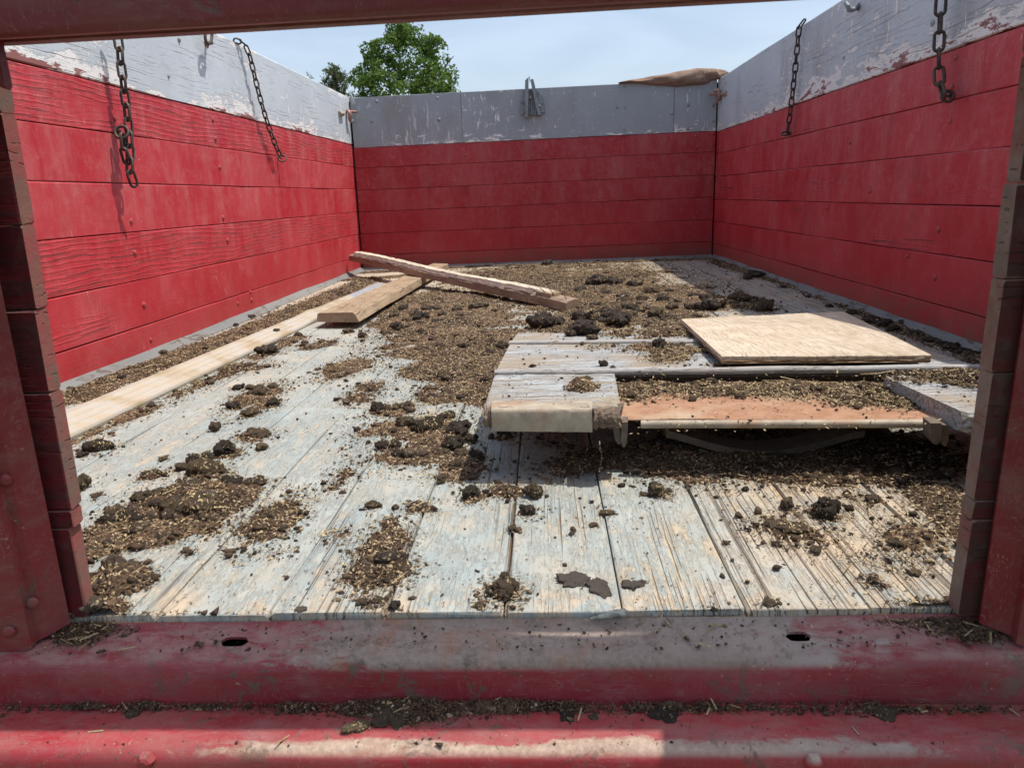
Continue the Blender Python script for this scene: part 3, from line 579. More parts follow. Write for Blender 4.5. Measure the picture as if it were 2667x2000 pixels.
# ------------------------------------------------------------------ trees far behind
def leaf_mat(nm, c1, c2):
    g = G(nm, 0.6, 0.2); v = g.obj(False)
    a = g.nd('ShaderNodeAttribute', attribute_type='GEOMETRY', attribute_name='Col').outputs['Color']
    g.fin(a)
    tr = g.nd('ShaderNodeBsdfTranslucent', {'Color': a}); mxs = g.nd('ShaderNodeMixShader', {0: 0.35, 1: g.b.outputs[0], 2: tr.outputs[0]})
    g.t.links.new(mxs.outputs[0], g.o.inputs[0]); return g.m
M_leaf = leaf_mat('green_leaves', 0, 0)
g = G('tree_bark', 0.9, 0.1); M_bark = g.fin((0.09, 0.07, 0.055))
def raw_mesh(name, V, Fi, col, mat, parent=None, smooth=False):
    me = bpy.data.meshes.new(name); n = len(V); k = Fi.shape[1]; mF = len(Fi)
    me.vertices.add(n); me.vertices.foreach_set('co', np.asarray(V, np.float32).ravel())
    me.loops.add(mF*k); me.loops.foreach_set('vertex_index', Fi.astype(np.int32).ravel())
    me.polygons.add(mF); me.polygons.foreach_set('loop_start', np.arange(0, mF*k, k, dtype=np.int32)); me.polygons.foreach_set('loop_total', np.full(mF, k, np.int32))
    if smooth: me.polygons.foreach_set('use_smooth', np.ones(mF, bool))
    me.update(); me.validate()
    if col is not None:
        at_ = me.color_attributes.new('Col', 'FLOAT_COLOR', 'POINT'); at_.data.foreach_set('color', (np.concatenate([col, np.ones((n, 1))], 1) if col.shape[1] == 3 else col).astype(np.float32).ravel())
    me.materials.append(mat); o = bpy.data.objects.new(name, me); C.objects.link(o)
    if parent is not None: o.parent = parent
    return o
def leaves(P, size, seed, c1, c2, asp=0.6):
    r = np.random.RandomState(seed); n = len(P); d = r.normal(size=(n, 3)); d /= np.linalg.norm(d, axis=1)[:, None]
    e = np.cross(d, r.normal(size=(n, 3))); e /= np.linalg.norm(e, axis=1)[:, None]; s = size*r.uniform(.6, 1.3, (n, 1))
    V = np.stack([P-d*s, P+e*s*asp, P+d*s, P-e*s*asp], 1).reshape(-1, 3); Fi = np.arange(4*n).reshape(-1, 4)
    t = r.uniform(0, 1, (n, 1)); col = np.array(c1)*(1-t)+np.array(c2)*t; return V, Fi, np.repeat(col, 4, 0)
def crown_pts(clumps, n, seed, shell=0.55):
    r = np.random.RandomState(seed); vol = np.array([c[3]**2.2 for c in clumps]); idx = r.choice(len(clumps), n, p=vol/vol.sum())
    cc = np.array([c[:3] for c in clumps])[idx]; rr = np.array([c[3] for c in clumps])[idx]
    d = r.normal(size=(n, 3)); d /= np.linalg.norm(d, axis=1)[:, None]; q = r.uniform(shell, 1.08, (n, 1))
    P = cc+d*q*rr[:, None]*np.array([1, 1, 0.8]); P += (np.stack([vn(P*1.3, 5), vn(P*1.3, 6), vn(P*1.3, 7)], 1)-.5)*0.9
    return P
GZ = -1.25
tx, ty_ = -9.6, 55.0
t1 = thing('tree', (tx, ty_, GZ), 'large round bright green leafy tree behind the far end wall', 'tree')
r_ = np.random.RandomState(11); cl = []
prof_ = [(12.1, 0.9), (11.4, 1.7), (10.6, 2.4), (9.6, 3.1), (8.6, 3.7), (7.6, 4.1), (6.6, 4.4), (5.5, 4.5), (4.4, 4.0), (3.6, 3.0)]
for z, R_ in prof_:
    for k in range(int(5+R_*4.2)):
        a = r_.uniform(0, 2*math.pi); q = R_*r_.uniform(.45, 1.0)**.6; cl.append((q*math.cos(a)+r_.normal(0, .15), q*math.sin(a), z-GZ+r_.normal(0, .3), r_.uniform(.45, .95)))
P = crown_pts(cl, 42000, 2, 0.62); P = P[fbm(P*.75, 3, 77) > .36]; V, Fi, col = leaves(P, 0.115, 3, (0.06, 0.115, 0.022), (0.17, 0.26, 0.055)); raw_mesh('crown', V, Fi, col, M_leaf, t1)
mb = MB(); b0 = np.array([tx, ty_, GZ]); mb.tube([b0, b0+(0, 0, 3), b0+(.2, 0, 6.5), b0+(.1, 0, 10)], [.45, .36, .24, .08], 8)
for k in range(16):
    a = r_.uniform(0, 6.28); h0 = r_.uniform(3, 8.5); L_ = r_.uniform(1.8, 3.6); p0 = b0+(.1, 0, h0); mb.tube([p0, p0+(L_*.5*math.cos(a), L_*.5*math.sin(a), L_*.5), p0+(L_*math.cos(a), L_*math.sin(a), L_*1.0)], [.12, .08, .03], 6)
mb.build('trunk', M_bark, t1)
tx, ty_ = -16.9, 62.0
t2 = thing('tree', (tx, ty_, GZ), 'smaller dark grey-green conifer left of the round leafy tree', 'tree')
cl = []; mb = MB(); b0 = np.array([tx, ty_, GZ]); mb.tube([b0, b0+(0, 0, 7), b0+(.1, 0, 12.4)], [.32, .2, .05], 8)
for k in range(120):
    z = r_.uniform(3.5, 12.4); R_ = min(2.4, 0.30+(13.1-z)*0.46); a = r_.uniform(0, 6.28); q = R_*r_.uniform(.35, 1.15)
    p0 = b0+(0, 0, z-.4*q); e_ = b0+(q*math.cos(a), q*math.sin(a), z+.25*q); mb.tube([p0, (p0+e_)/2+(0, 0, -.05), e_], [.05, .035, .015], 5)
    for j in range(5):
        f_ = .35+.65*j/4; c_ = (p0*(1-f_)+e_*f_)-b0; cl.append((c_[0], c_[1], c_[2]+.15, r_.uniform(.16, .36)))
for k in range(5): cl.append((r_.uniform(-2.6, -1.7), r_.uniform(-.5, .5), 9.2+k*.35-GZ*1, .3))
P = crown_pts(cl, 15000, 8, 0.2); V, Fi, col = leaves(P, 0.13, 9, (0.075, 0.10, 0.045), (0.15, 0.18, 0.075), 0.28); raw_mesh('crown', V, Fi, col, M_leaf, t2)
mb.build('trunk', M_bark, t2)

# ------------------------------------------------------------------ chains on the side walls
def link_mesh(pitch, r, hw, n=20, m=6):
    mb = MB(); hl = (pitch+2*r)/2-hw; pts = []
    for i in range(n):
        a = 2*math.pi*i/n; s_, c_ = math.sin(a), math.cos(a)
        pts.append((hw*c_, 0.0, hw*s_+(hl if s_ > 0 else -hl)))
    mb.tube(pts, r, m, True); o = mb.build('link', M_chain, None, 60); me = o.data; bpy.data.objects.remove(o); return me
def chain(pts, pitch, r, hw, label, group, twist0, rndm, ring=None, wall=None, extra=None):
    pts = [np.array(p, float) for p in pts]; rt_ = thing('hanging_chain', pts[0], label, 'chain', group); me = link_mesh(pitch, r, hw); r_ = np.random.RandomState(rndm)
    def run(pts, tw):
        d = [0]; 
        for a, b in zip(pts, pts[1:]): d.append(d[-1]+np.linalg.norm(b-a))
        nL = max(1, int(round(d[-1]/pitch)))
        for i in range(nL):
            q = d[-1]*(i+.5)/nL; j = max(k for k in range(len(d)-1) if d[k] <= q); t = (q-d[j])/(d[j+1]-d[j]); c_ = pts[j]*(1-t)+pts[j+1]*t
            q0, q1 = max(0, q-pitch*.6), min(d[-1], q+pitch*.6)
            pa = np.array([np.interp(q0, d, [p[k] for p in pts]) for k in range(3)]); pb = np.array([np.interp(q1, d, [p[k] for p in pts]) for k in range(3)])
            T = Vector(pa-pb).normalized(); ref = Vector((1, 0, 0)); U = (ref-ref.dot(T)*T).normalized(); Vv = T.cross(U)
            ang = tw+(math.pi/2 if i % 2 else 0)+r_.uniform(-.22, .22); X = U*math.cos(ang)+Vv*math.sin(ang); Y = T.cross(X)
            o = bpy.data.objects.new('link', me); C.objects.link(o); o.parent = rt_
            mm = Matrix((X, Y, T)).transposed().to_4x4(); mm.translation = Vector(c_-pts0); o.matrix_local = mm
    pts0 = pts[0]; run(pts, twist0)
    for e in (extra or []): run([np.array(p, float) for p in e], twist0+.4)
    if ring is not None:
        c_, R_, nr = ring; mb = MB(); n_ = np.array(nr, float); n_ /= np.linalg.norm(n_); u = np.cross(n_, [0, 0, 1.0]); u /= np.linalg.norm(u); v = np.cross(n_, u)
        mb.tube([np.array(c_)+R_*(math.cos(a)*u+math.sin(a)*v) for a in np.linspace(0, 2*math.pi, 18, endpoint=False)], r*1.1, 7, True); mb.build('ring', M_chain, rt_, 60)
        if wall is not None:
            mb = MB(); wv = np.array(wall); c2 = np.array(c_); k = c2+(wv-c2)*max(0, 1-R_/max(np.linalg.norm(wv-c2), R_+1e-6)) if False else c2
            mb.tube([k+(wv-k)*.15, wv+(wv-k)*.25], r*1.0, 7); d_ = (k-wv); mb.disc(wv, d_, r*2.6, r*1.2, 10); mb.build('eye_bolt', M_chain, rt_, 60)
    return rt_
zz = lambda x, y, ox, oy, s: (ox+x/s, oy+y/s)
L1 = [zz(x, y, 250, 60, 3.317) for x, y in ((150, -150), (182, 60), (190, 150), (205, 220), (212, 330), (228, 450), (240, 560), (258, 690), (272, 800), (283, 900), (288, 1020), (296, 1130), (290, 1240), (300, 1310), (335, 1400))]
p1 = [atl(x, y, 0.052) for x, y in L1]; c1 = atl(*zz(222, 945, 250, 60, 3.317), 0.040); w1 = atl(*zz(180, 935, 250, 60, 3.317), 0.0)
e1 = [[atl(*zz(x, y, 250, 60, 3.317), 0.045) for x, y in ((225, 960), (238, 1110), (275, 1215))]]
chain(p1, 0.040, 0.0042, 0.0115, 'heavy chain nearest the viewer on the sunlit wall, doubled back at its lower end', 'chains hanging on the side walls', 1.2, 1, (c1, 0.019, (.15, -.9, .35)), w1, e1)
L2 = [zz(x, y, 580, 80, 4.61) for x, y in ((175, 128), (262, 158), (290, 225), (320, 290), (345, 390), (365, 470), (395, 600), (430, 740), (470, 890), (505, 1010), (540, 1110), (575, 1220), (615, 1330), (655, 1430), (690, 1500))]
p2 = [atl(x, y, 0.012 if i == 0 else min(.03, .016+.004*i)) for i, (x, y) in enumerate(L2)]; p2[0] = p2[0]+np.array([-.012, 0, 0.004])
c2 = atl(*zz(716, 1535, 580, 80, 4.61), 0.026); w2 = atl(*zz(660, 1525, 580, 80, 4.61), 0.0)
chain(p2, 0.0335, 0.0036, 0.0095, 'thin chain draped over the top edge of the sunlit wall down to a ring', 'chains hanging on the side walls', 1.0, 2, (c2, 0.017, (.2, -.8, .5)), w2)
L3 = [zz(x, y, 1980, 0, 4.367) for x, y in ((512, 238), (447, 300), (432, 400), (425, 500), (417, 590), (408, 670), (403, 740), (393, 830), (385, 910), (372, 1010), (362, 1110), (350, 1210), (340, 1290), (332, 1350), (318, 1440), (312, 1495))]
p3 = [atr(x, y, 0.004 if i == 0 else .026) for i, (x, y) in enumerate(L3)]; c3 = atr(*zz(292, 1522, 1980, 0, 4.367), 0.034); w3 = atr(*zz(345, 1520, 1980, 0, 4.367), 0.0)
chain(p3, 0.036, 0.0037, 0.010, 'dark thin chain hooked over the shaded wall\'s top, ending in a flat ring', 'chains hanging on the side walls', 0.8, 3, (c3, 0.020, (-.15, -.4, .9)), w3)
L4 = [zz(x, y, 2380, 0, 5.927) for x, y in ((430, -330), (425, -60), (418, 20), (412, 140), (405, 370), (392, 600), (385, 810), (386, 1010), (392, 1230), (430, 1370), (480, 1480))]
p4 = [atr(x, y, 0.045) for x, y in L4]; c4 = atr(*zz(522, 1490, 2380, 0, 5.927), 0.034); w4 = atr(*zz(600, 1480, 2380, 0, 5.927), 0.0)
chain(p4, 0.0445, 0.0044, 0.012, 'heavy brown chain on the shaded wall near the door frame, fixed to an eye bolt', 'chains hanging on the side walls', 1.1, 4, (c4, 0.015, (-.1, -.9, .3)), w4)
# short hooks near the wall tops
t = thing('eye_hook', atl(545, 110, 0), 'short rusty hook with one link on the sunlit grey top board', 'hook', 'hooks on the grey top boards')
mb = MB(); a = atl(536, 113, 0); b = atl(552, 113, .045); mb.tube([a, (a+b)/2, b], .006, 8); mb.disc(a, (1, 0, 0), .014, .006, 8); mb.build('hook_pin', M_iron, t, 50)
mb = MB(); q = [atl(543+9*math.cos(u), 95+20*math.sin(u), .038) for u in np.linspace(0, 6.283, 16, endpoint=False)]; mb.tube(q, .0055, 7, True); mb.build('link', M_chain, t, 60)
mb = MB(); mb.tube([atl(541, 118, .03), atl(541, 126, .03)], [.006, .003], 6); mb.build('hook_tip', M_pinkrust, t, 50)
t = thing('eye_hook', atr(2215, 22, 0), 'short bent hook near the top of the shaded grey board, above its chains', 'hook', 'hooks on the grey top boards')
mb = MB(); mb.tube([atr(2236, 19, 0), atr(2222, 26, .03), atr(2212, 27, .045), atr(2209, 18, .05), atr(2203, 9, .05)], [.008, .0085, .009, .0085, .007], 8); mb.disc(atr(2236, 19, 0), (-1, 0, 0), .014, .005, 8); mb.build('hook_pin', M_greym, t, 50)
# corner latches
t = thing('corner_latch', atl(905, 297, 0), 'rusty corner hook latch where the sunlit wall meets the far wall', 'latch', 'corner latches at the far wall')
p = lambda x, y, o=.006: atl(x, y, o)
mb = MB(); mb.tube([p(884, 296), p(894, 297)], [.016, .014], 4); mb.build('latch_plate', M_trim, t)
q = aty(903, 296, YB-.09); mb = MB(); mb.tube([q+(.0, .03, .018), q+(.012, .0, .014), q+(.022, -.008, -.004), q+(.016, .005, -.035), q+(.010, .03, -.045)], [.012, .013, .014, .012, .008], 8); mb.tube([q+(.012, 0, .01), q+(.05, .06, .014)], [.010, .008], 7); mb.build('hook', M_pinkrust, t, 60)
t = thing('corner_latch', atr(1880, 247, 0), 'rusty corner hook latch where the shaded wall meets the far wall, under the tarp', 'latch', 'corner latches at the far wall')
mb = MB(); mb.tube([atr(1883, 246, .006), atr(1891, 243, .006)], [.016, .014], 4); mb.build('latch_plate', M_trim, t)
q = aty(1872, 246, YB-.09); mb = MB(); mb.tube([q+(-.02, .03, .02), q+(-.004, 0, .022), q+(.006, -.008, 0), q+(.002, .0, -.03), q+(-.012, .02, -.046)], [.010, .013, .015, .013, .008], 8); mb.tube([q+(-.004, .0, .005), q+(-.045, .06, .008)], [.010, .008], 7); mb.build('hook', M_pinkrust, t, 60)

# ------------------------------------------------------------------ V shaped bracket on the far wall
bk = lambda x, y, d: aty(1250+x/8.73, 150+y/8.73, YB-d)
t = thing('stake_bracket', bk(1200, 1000, 0), 'grey V-shaped steel bracket standing above the far wall\'s top edge', 'bracket')
def slab(poly, d0, d1):
    mb = MB(); mb.loft([[bk(x, y, d0) for x, y in poly], [bk(x, y, d1) for x, y in poly]]); return mb
slab([(1010, 745), (1265, 735), (1440, 905), (1485, 1240), (1390, 1325), (945, 1310), (915, 1060), (985, 760)], 0.003, 0.012).build('back_plate', M_greym, t)
slab([(1015, 1350), (1100, 1355), (1105, 600), (1100, 470), (1118, 430), (1028, 525), (1025, 620)], 0.012, 0.055).build('left_bar', M_greym, t) if False else slab([(1012, 1350), (1098, 1355), (1106, 600), (1106, 452), (1028, 525), (1025, 620)], 0.016, 0.052).build('bar', M_greym, t)
slab([(1318, 1318), (1395, 1298), (1240, 600), (1213, 497), (1150, 500), (1165, 620)], 0.016, 0.052).build('bar', M_greym, t)
slab([(1112, 460), (1118, 410), (1150, 560), (1140, 580)], 0.03, 0.036).build('wire', M_iron, t)
for i in range(4):
    x = 1118+i*44; slab([(x, 1310), (x+30, 1308), (x+26, 950), (x+4, 950)], 0.012, 0.024+.004*(i % 2)).build('rib', M_greym, t)
slab([(915, 1290), (1000, 1300), (1000, 1065), (918, 1062)], 0.012, 0.020).build('clip', M_greym, t); slab([(1390, 1255), (1470, 1245), (1445, 1045), (1370, 1052)], 0.012, 0.020).build('clip', M_greym, t)
for x, y in ((1015, 1150), (1355, 1105)):
    mb = MB(); mb.disc(bk(x, y, .05), (0, -1, 0), .007, .006, 8); mb.build('bolt_head', M_boltgrey, t, 40)
slab([(1105, 935), (1185, 920), (1170, 895), (1120, 890)], 0.013, 0.03).build('wood_chip', M_ply, t)

# ------------------------------------------------------------------ tarp rolled over the far wall's corner
tp = lambda x, y, d=0.0: aty(1550+x/5.53, 150+y/5.53, YB-d)
topc = [(360, 362), (520, 330), (700, 302), (880, 272), (1050, 240), (1200, 212), (1350, 188), (1500, 160), (1620, 172), (1720, 165), (1800, 185), (1900, 213), (1960, 240)]
botc = [(360, 368), (520, 362), (700, 372), (880, 392), (1050, 404), (1200, 408), (1350, 402), (1500, 385), (1620, 352), (1720, 325), (1800, 296), (1900, 262), (1960, 250)]
st = []; K = 60; N = 22
for i in range(K):
    u = i/(K-1)*(len(topc)-1); j = min(int(u), len(topc)-2); f_ = u-j
    tpx = [topc[j][q]*(1-f_)+topc[j+1][q]*f_ for q in (0, 1)]; bpx = [botc[j][q]*(1-f_)+botc[j+1][q]*f_ for q in (0, 1)]
    a, b = tp(*tpx, -.02), tp(*bpx, .045); c_ = (a+b)/2; hh = abs(a[2]-b[2])/2; row = []
    for k in range(N):
        an = 2*math.pi*k/N; ca, sa = math.cos(an), math.sin(an)
        fold = 0.10*math.sin(3*an+u*1.6)+0.07*math.sin(5*an-u*2.3+1)+0.08*math.sin(2.2*u+an*2)
        row.append((c_[0]+.01*math.sin(an*2+u*3), YB+0.0+(-.048*ca-.035*ca*0)*(.55+min(1, hh/.035)*.45)*(1+fold), c_[2]+hh*sa*(1+fold*(.35 if sa < 0 else .12))))
    st.append(row)
tarp = tag(MB().loft(st).build('tarp', M_tarp, None, 70), 'brown canvas tarp bundled over the far wall\'s top edge in the corner', 'tarp')

# ------------------------------------------------------------------ long ribbed metal strip by the sunlit wall
root = thing('metal_strip', at(500*S, 735*S, 0), 'long pale ribbed metal strip lying along the foot of the sunlit wall', 'strip')
A0 = at(100*S, 904*S, .030); A1 = at(818*S, 610*S, .022)          # back (upper) edge
B0 = at(108*S, 960*S, .014); B1 = at(832*S, 621*S, .010)          # front (lower) edge
bend = 0.585
def strip_section(t):
    a = A0*(1-t)+A1*t; b = B0*(1-t)+B1*t; w_ = b-a; L_ = np.linalg.norm(w_[:2]); dirx = w_/np.linalg.norm(w_)
    rows = []; k_ = .006*math.exp(-((t-bend)/.03)**2)
    for s_, h in ((-.10, -.012), (0, 0), (.16, .0035), (.18, .0005), (.36, .0005), (.38, .0035), (.42, .0035), (.44, .0005), (.64, .0005), (.66, .0035), (.70, .0035), (.72, .0005), (.97, .001), (1.0, -.004), (1.0, -.014)):
        rows.append(a+w_*max(s_, 0)+np.array([-.012 if s_ < 0 else 0, 0, h+k_]))
    top = rows; bot = [p-np.array([0, 0, .0012]) for p in rows[::-1]]
    return top+bot
ts = sorted(set(list(np.linspace(0, .80, 40))+[bend-.02, bend, bend+.02])); mb = MB().loft([strip_section(t) for t in ts]); mb.build('dusty_length', M_galv, root, 35)
mb = MB().loft([strip_section(t) for t in np.linspace(.80, 1.0, 12)]); mb.build('bare_length', M_galvc, root, 35)

# ------------------------------------------------------------------ loose lumber
def beam_obj(root, name, A, B, mat, n=16, cham=.003, jit=.0008, seed=0): return MB().plank(A, B, cham, n, jit, seed).build(name, mat, root)
root = thing('loose_plank', at(830, 740, 0), 'flat brown plank lying diagonally on the floor under the split beam', 'plank')
nl, nr_ = at(684*S, 676*S, .060), at(768*S, 676*S, .060); fl, fr = at(935*S, 569*S, .052), at(968*S, 570*S, .052); dn = np.array([0, 0, -.036])
mb = MB(); inn = lambda a, b, f_: a*(1-f_)+b*f_
b0 = [nl+dn+(-.004, .0, 0), nr_+dn+(.012, 0, 0), nr_+(-.004, 0, 0), nl+(.004, 0, 0)]
b1 = [fl+dn, fr+dn, fr, fl]
mb.plank(b0, b1, .003, 14, .0009, 5, .008); mb.build('board', M_lumA, root)
q = (nl+nr_)/2+dn+(0, .05, 0); mb = MB(); mb.tube([q+(.03, 0, .004), q+(.028, -.004, -.014), q+(.036, -.008, -.021), q+(.046, -.006, -.012), q+(.05, 0, .002)], .0025, 6); mb.build('bent_nail', M_pinkrust, root, 60)
q = nl+dn+(.03, .01, 0); mb = MB(); mb.tube([q, q+(-.002, -.004, -.02)], .0025, 6); mb.build('nail', M_iron, root, 60)
rough_ = np.random.RandomState(12)
root = thing('split_beam', at(1200, 790, 0), 'split wooden beam with pale torn top and upright nails, resting across the flat plank', 'beam')
P0 = atl(756*S, 572*S, .02); P0[2] = .100; P1 = at(1224*S, 673*S, 0.0); P1[2] = .0
Pm = P1*.0; ax = (P1-P0)/np.linalg.norm(P1-P0); sd = np.array([ax[1], -ax[0], 0]); sd /= np.linalg.norm(sd); sd = sd if sd[1] < 0 else -sd
upv = np.array([0, 0, 1.0])
def bsec(p, h0, h1, w0, w1): return [p+sd*w0+upv*h0, p-sd*w1+upv*h0, p-sd*w1+upv*h1, p+sd*w0+upv*h1]
hgt = .052
mb = MB(); st = []
for i in range(25):
    t_ = i/24; p = P0*(1-t_)+P1*t_; e_ = rough_.normal(0, .0012, 4); hh = hgt+.004*math.sin(9*t_)
    row = [p+sd*.004+upv*(.001), p-sd*.070, p-sd*.070+upv*(hh-.012), p-sd*.046+upv*(hh-.010+e_[0]), p+sd*(-.012)+upv*(hh-.012+e_[1]), p+sd*(.001)+upv*(hh-.020+e_[2])]
    st.append(row)
mb.loft(st).build('heartwood', M_lumB, root)
mb = MB(); st = []
for i in range(60):
    t_ = i/59*.93+.012; p = P0*(1-t_)+P1*t_; e_ = rough_.normal(0, .0012, 4); hh = hgt+.004*math.sin(9*t_)
    st.append([p-sd*(.020+e_[2])+upv*(hh-.013), p-sd*.068+upv*(hh-.013), p-sd*(.066+e_[0])+upv*(hh+.002+e_[1]), p-sd*(.045+e_[3]*.6)+upv*(hh+.006+e_[0]), p-sd*(.024+e_[2])+upv*(hh+.001+e_[3])])
mb.loft(st).build('torn_top', M_lumP, root)
mb = MB(); st = []
for i in range(60):
    t_ = i/59*.86+.03; p = P0*(1-t_)+P1*t_; e_ = rough_.normal(0, .0016, 4); hh = hgt+.004*math.sin(9*t_)
    st.append([p-sd*.012+upv*(hh-.020), p-sd*.022+upv*(hh-.014), p-sd*(.022+e_[1])+upv*(hh-.004+e_[0]), p+sd*(-.004+e_[2])+upv*(hh-.013+e_[3]), p+sd*(-.001+e_[2])+upv*(hh-.018+e_[0])])
mb.loft(st).build('split_layer', M_lumM, root)
p = P0*.055+P1*.945; mb = MB(); mb.plank(bsec(p-ax*.09, hgt-.012, hgt+.003, -.006, .06), bsec(p+ax*.01, hgt-.012, hgt+.003, -.006, .06), .001, 3, .001); mb.build('end_block', M_lumA, root)
for (x, y0, y1, tt) in ((1905, 470, 345, .935), (1980, 475, 350, .955), (2082, 482, 365, .985)):
    b_ = P0*(1-tt)+P1*tt-sd*.030+upv*(hgt-.012); tip = aty(800+(x+8)/3.16, 640+y1/3.16, b_[1]); mb = MB(); mb.tube([b_, b_*.4+tip*.6, tip], [.0026, .0024, .0012], 6); mb.build('nail', M_pinkrust, root, 60)

# ------------------------------------------------------------------ old ramp panel
ZT = 0.122
TLT = 0.05                                              # the panel's far edge lies lower than its near edge
def rd(x, y, z=ZT):
    d = ray(x*S, y*S); n_ = np.array([0, TLT, 1.0]); return CAM+d*((z+TLT*1.10-n_@CAM)/(n_@d))
def zr_at(Y, off=0.0): return ZT+off-TLT*(Y-1.10)
ramp = thing('ramp_panel', rd(1400, 800, 0), 'old flaking wooden ramp panel with a rusty steel tray at its front', 'ramp')
def ext(p, q, xx): t_ = (xx-p[0])/(q[0]-p[0]); return p+(q-p)*t_
XR = .895
RL, FLp = rd(1118, 719), rd(1101, 743.5); rr_ = ext(RL, rd(1400, 719.5), XR-.015); s1r = ext(FLp, rd(1501, 740.5), XR-.01)
s2l, s2r = rd(1069, 808), rd(2128, 797); s2l2 = s2l; fl_, fr_ = rd(1047, 878), rd(1340, 878)
dn = np.array([0, 0, -.030])
def board(name, a, b, c_, d_, mat, cham=.003, seed=0, jit=.0006, par=ramp, dnn=dn, n=18):      # a back-left, b back-right, c front-right, d front-left
    mb = MB(); mb.plank([a+dnn, d_+dnn, d_, a], [b+dnn, c_+dnn, c_, b], cham, n, jit, seed); return mb.build(name, mat, par)
gp = np.array([0, .0045, 0])
board('plank', RL, rr_, s1r+gp, FLp+gp, M_ramp, .004, 1)
board('plank', FLp-gp, s1r-gp, s2r+gp*.5, s2l+gp*.5, M_ramp, .004, 2)
for o in list(ramp.children): pass
pbl = rd(1325, 813); pbr = rd(1905, 811)
board('plank', s2l2-gp*1.0, ext(s2l, s2r, pbl[0]+.004)-gp*1.0, fr_, fl_, M_ramp, .004, 3)
rfr = rd(2082, 893, .116); rq = ext(rfr, rfr+np.array([1, -.12, 0]), XR+.02); rbk = rd(2128, 801)
board('plank', pbr+(0.002, -.004, 0), rbk-gp, rq+(0, 0, -.01), rfr, M_ramp, .005, 4, .0009)
for (a, b) in ((FLp, s1r), (s2l, s2r)):                    # added strips, coloured dark to stand in for shade in the seams
    k_ = np.array([0, .02, 0]); dz_ = np.array([0, 0, -.0075]); k_ = np.array([0, .0045, 0]); mb = MB(); mb.plank([a-k_+dz_, a+k_+dz_, a+k_+dz_-(0, 0, .012), a-k_+dz_-(0, 0, .012)], [b-k_+dz_, b+k_+dz_, b+k_+dz_-(0, 0, .012), b-k_+dz_-(0, 0, .012)], .001, 4); mb.build('seam_shade_strip', M_seam, ramp)
# rounded lips along the plank seams
for (a, b, m_) in ((FLp, s1r, M_ramp), (s2l, s2r, M_ramp)):
    mb = MB(); n_ = 26; mb.tube([a*(1-i/n_)+b*(i/n_)+np.array([0, .0045, .0005+.0008*math.sin(i*.9)]) for i in range(n_+1)], .0078, 10); mb.build('seam_lip', M_lip, ramp, 60)
# steel angle over the front edge, rotten ends either side
t0, t1_ = rd(1061, 868), rd(1279, 868); f0, f1 = rd(1061, 886), rd(1279, 886)
mb = MB(); secs = []
for i in range(15):
    u = i/14; a = t0*(1-u)+t1_*u; f_ = f0*(1-u)+f1*u; bz = .0875; e_ = .0006*math.sin(i*1.7)
    secs.append([a+(0, 0, .0018), f_+(0, .004, .0020+e_), f_+(0, .0005, .0006), f_+(0, -.0012, -.004), np.array([f_[0], f_[1]-.0015+e_, bz]), np.array([f_[0], f_[1]+.001, bz]), f_+(0, .0015, -.004), a+(0, 0, .0002)])
mb.loft(secs).build('steel_edge', M_trim, ramp, 50)
for x_ in (1087, 1264):
    q = rd(x_, 877, ZT+.003); mb = MB(); mb.disc(q, (0, 0, 1), .008, .0012, 10); mb.build('rivet', M_trim, ramp, 40)
def rot_end(xa, xb, yb_, yf_, seed):
    r_ = np.random.RandomState(seed); a, b = rd(xa, yb_), rd(xb, yb_); c_, d_ = rd(xb, yf_), rd(xa, yf_); st = []
    for i in range(9):
        u = i/8; p = a*(1-u)+b*u; q = d_*(1-u)+c_*u; e_ = r_.normal(0, .0018, (6, 3))
        st.append(np.array([p+(0, 0, -.0015), q+(0, .004, -.004), q+(0, -.001, -.012), q+(0, .002, -.022), q+(0, .006, -.031), p+(0, 0, -.031)])+e_)
    MB().loft(st).build('rotten_end', M_rampend, ramp)
rot_end(1281, 1341, 872, 888, 2); rot_end(1044, 1060, 872, 886, 3)
# tray
pz = .093; ta, tb, tc_, td_ = rd(1327, 817, pz), rd(1930, 814, pz), rd(2095, 907, pz), rd(1341, 905, pz)
mb = MB(); mb.plank([ta+(0, 0, -.003), td_+(0, 0, -.003), td_, ta], [tb+(0, 0, -.003), tc_+(0, 0, -.003), tc_, tb], .0008, 12, .0004); mb.build('rusty_tray', M_rust, ramp)
l0, l1 = rd(1384, 909, pz), rd(2031, 907, pz); mb = MB(); n_ = 30; mb.tube([l0*(1-i/n_)+l1*(i/n_)+np.array([0, -.001, -.0055]) for i in range(n_+1)], .0068, 10); mb.build('rolled_lip', M_trim, ramp, 60)
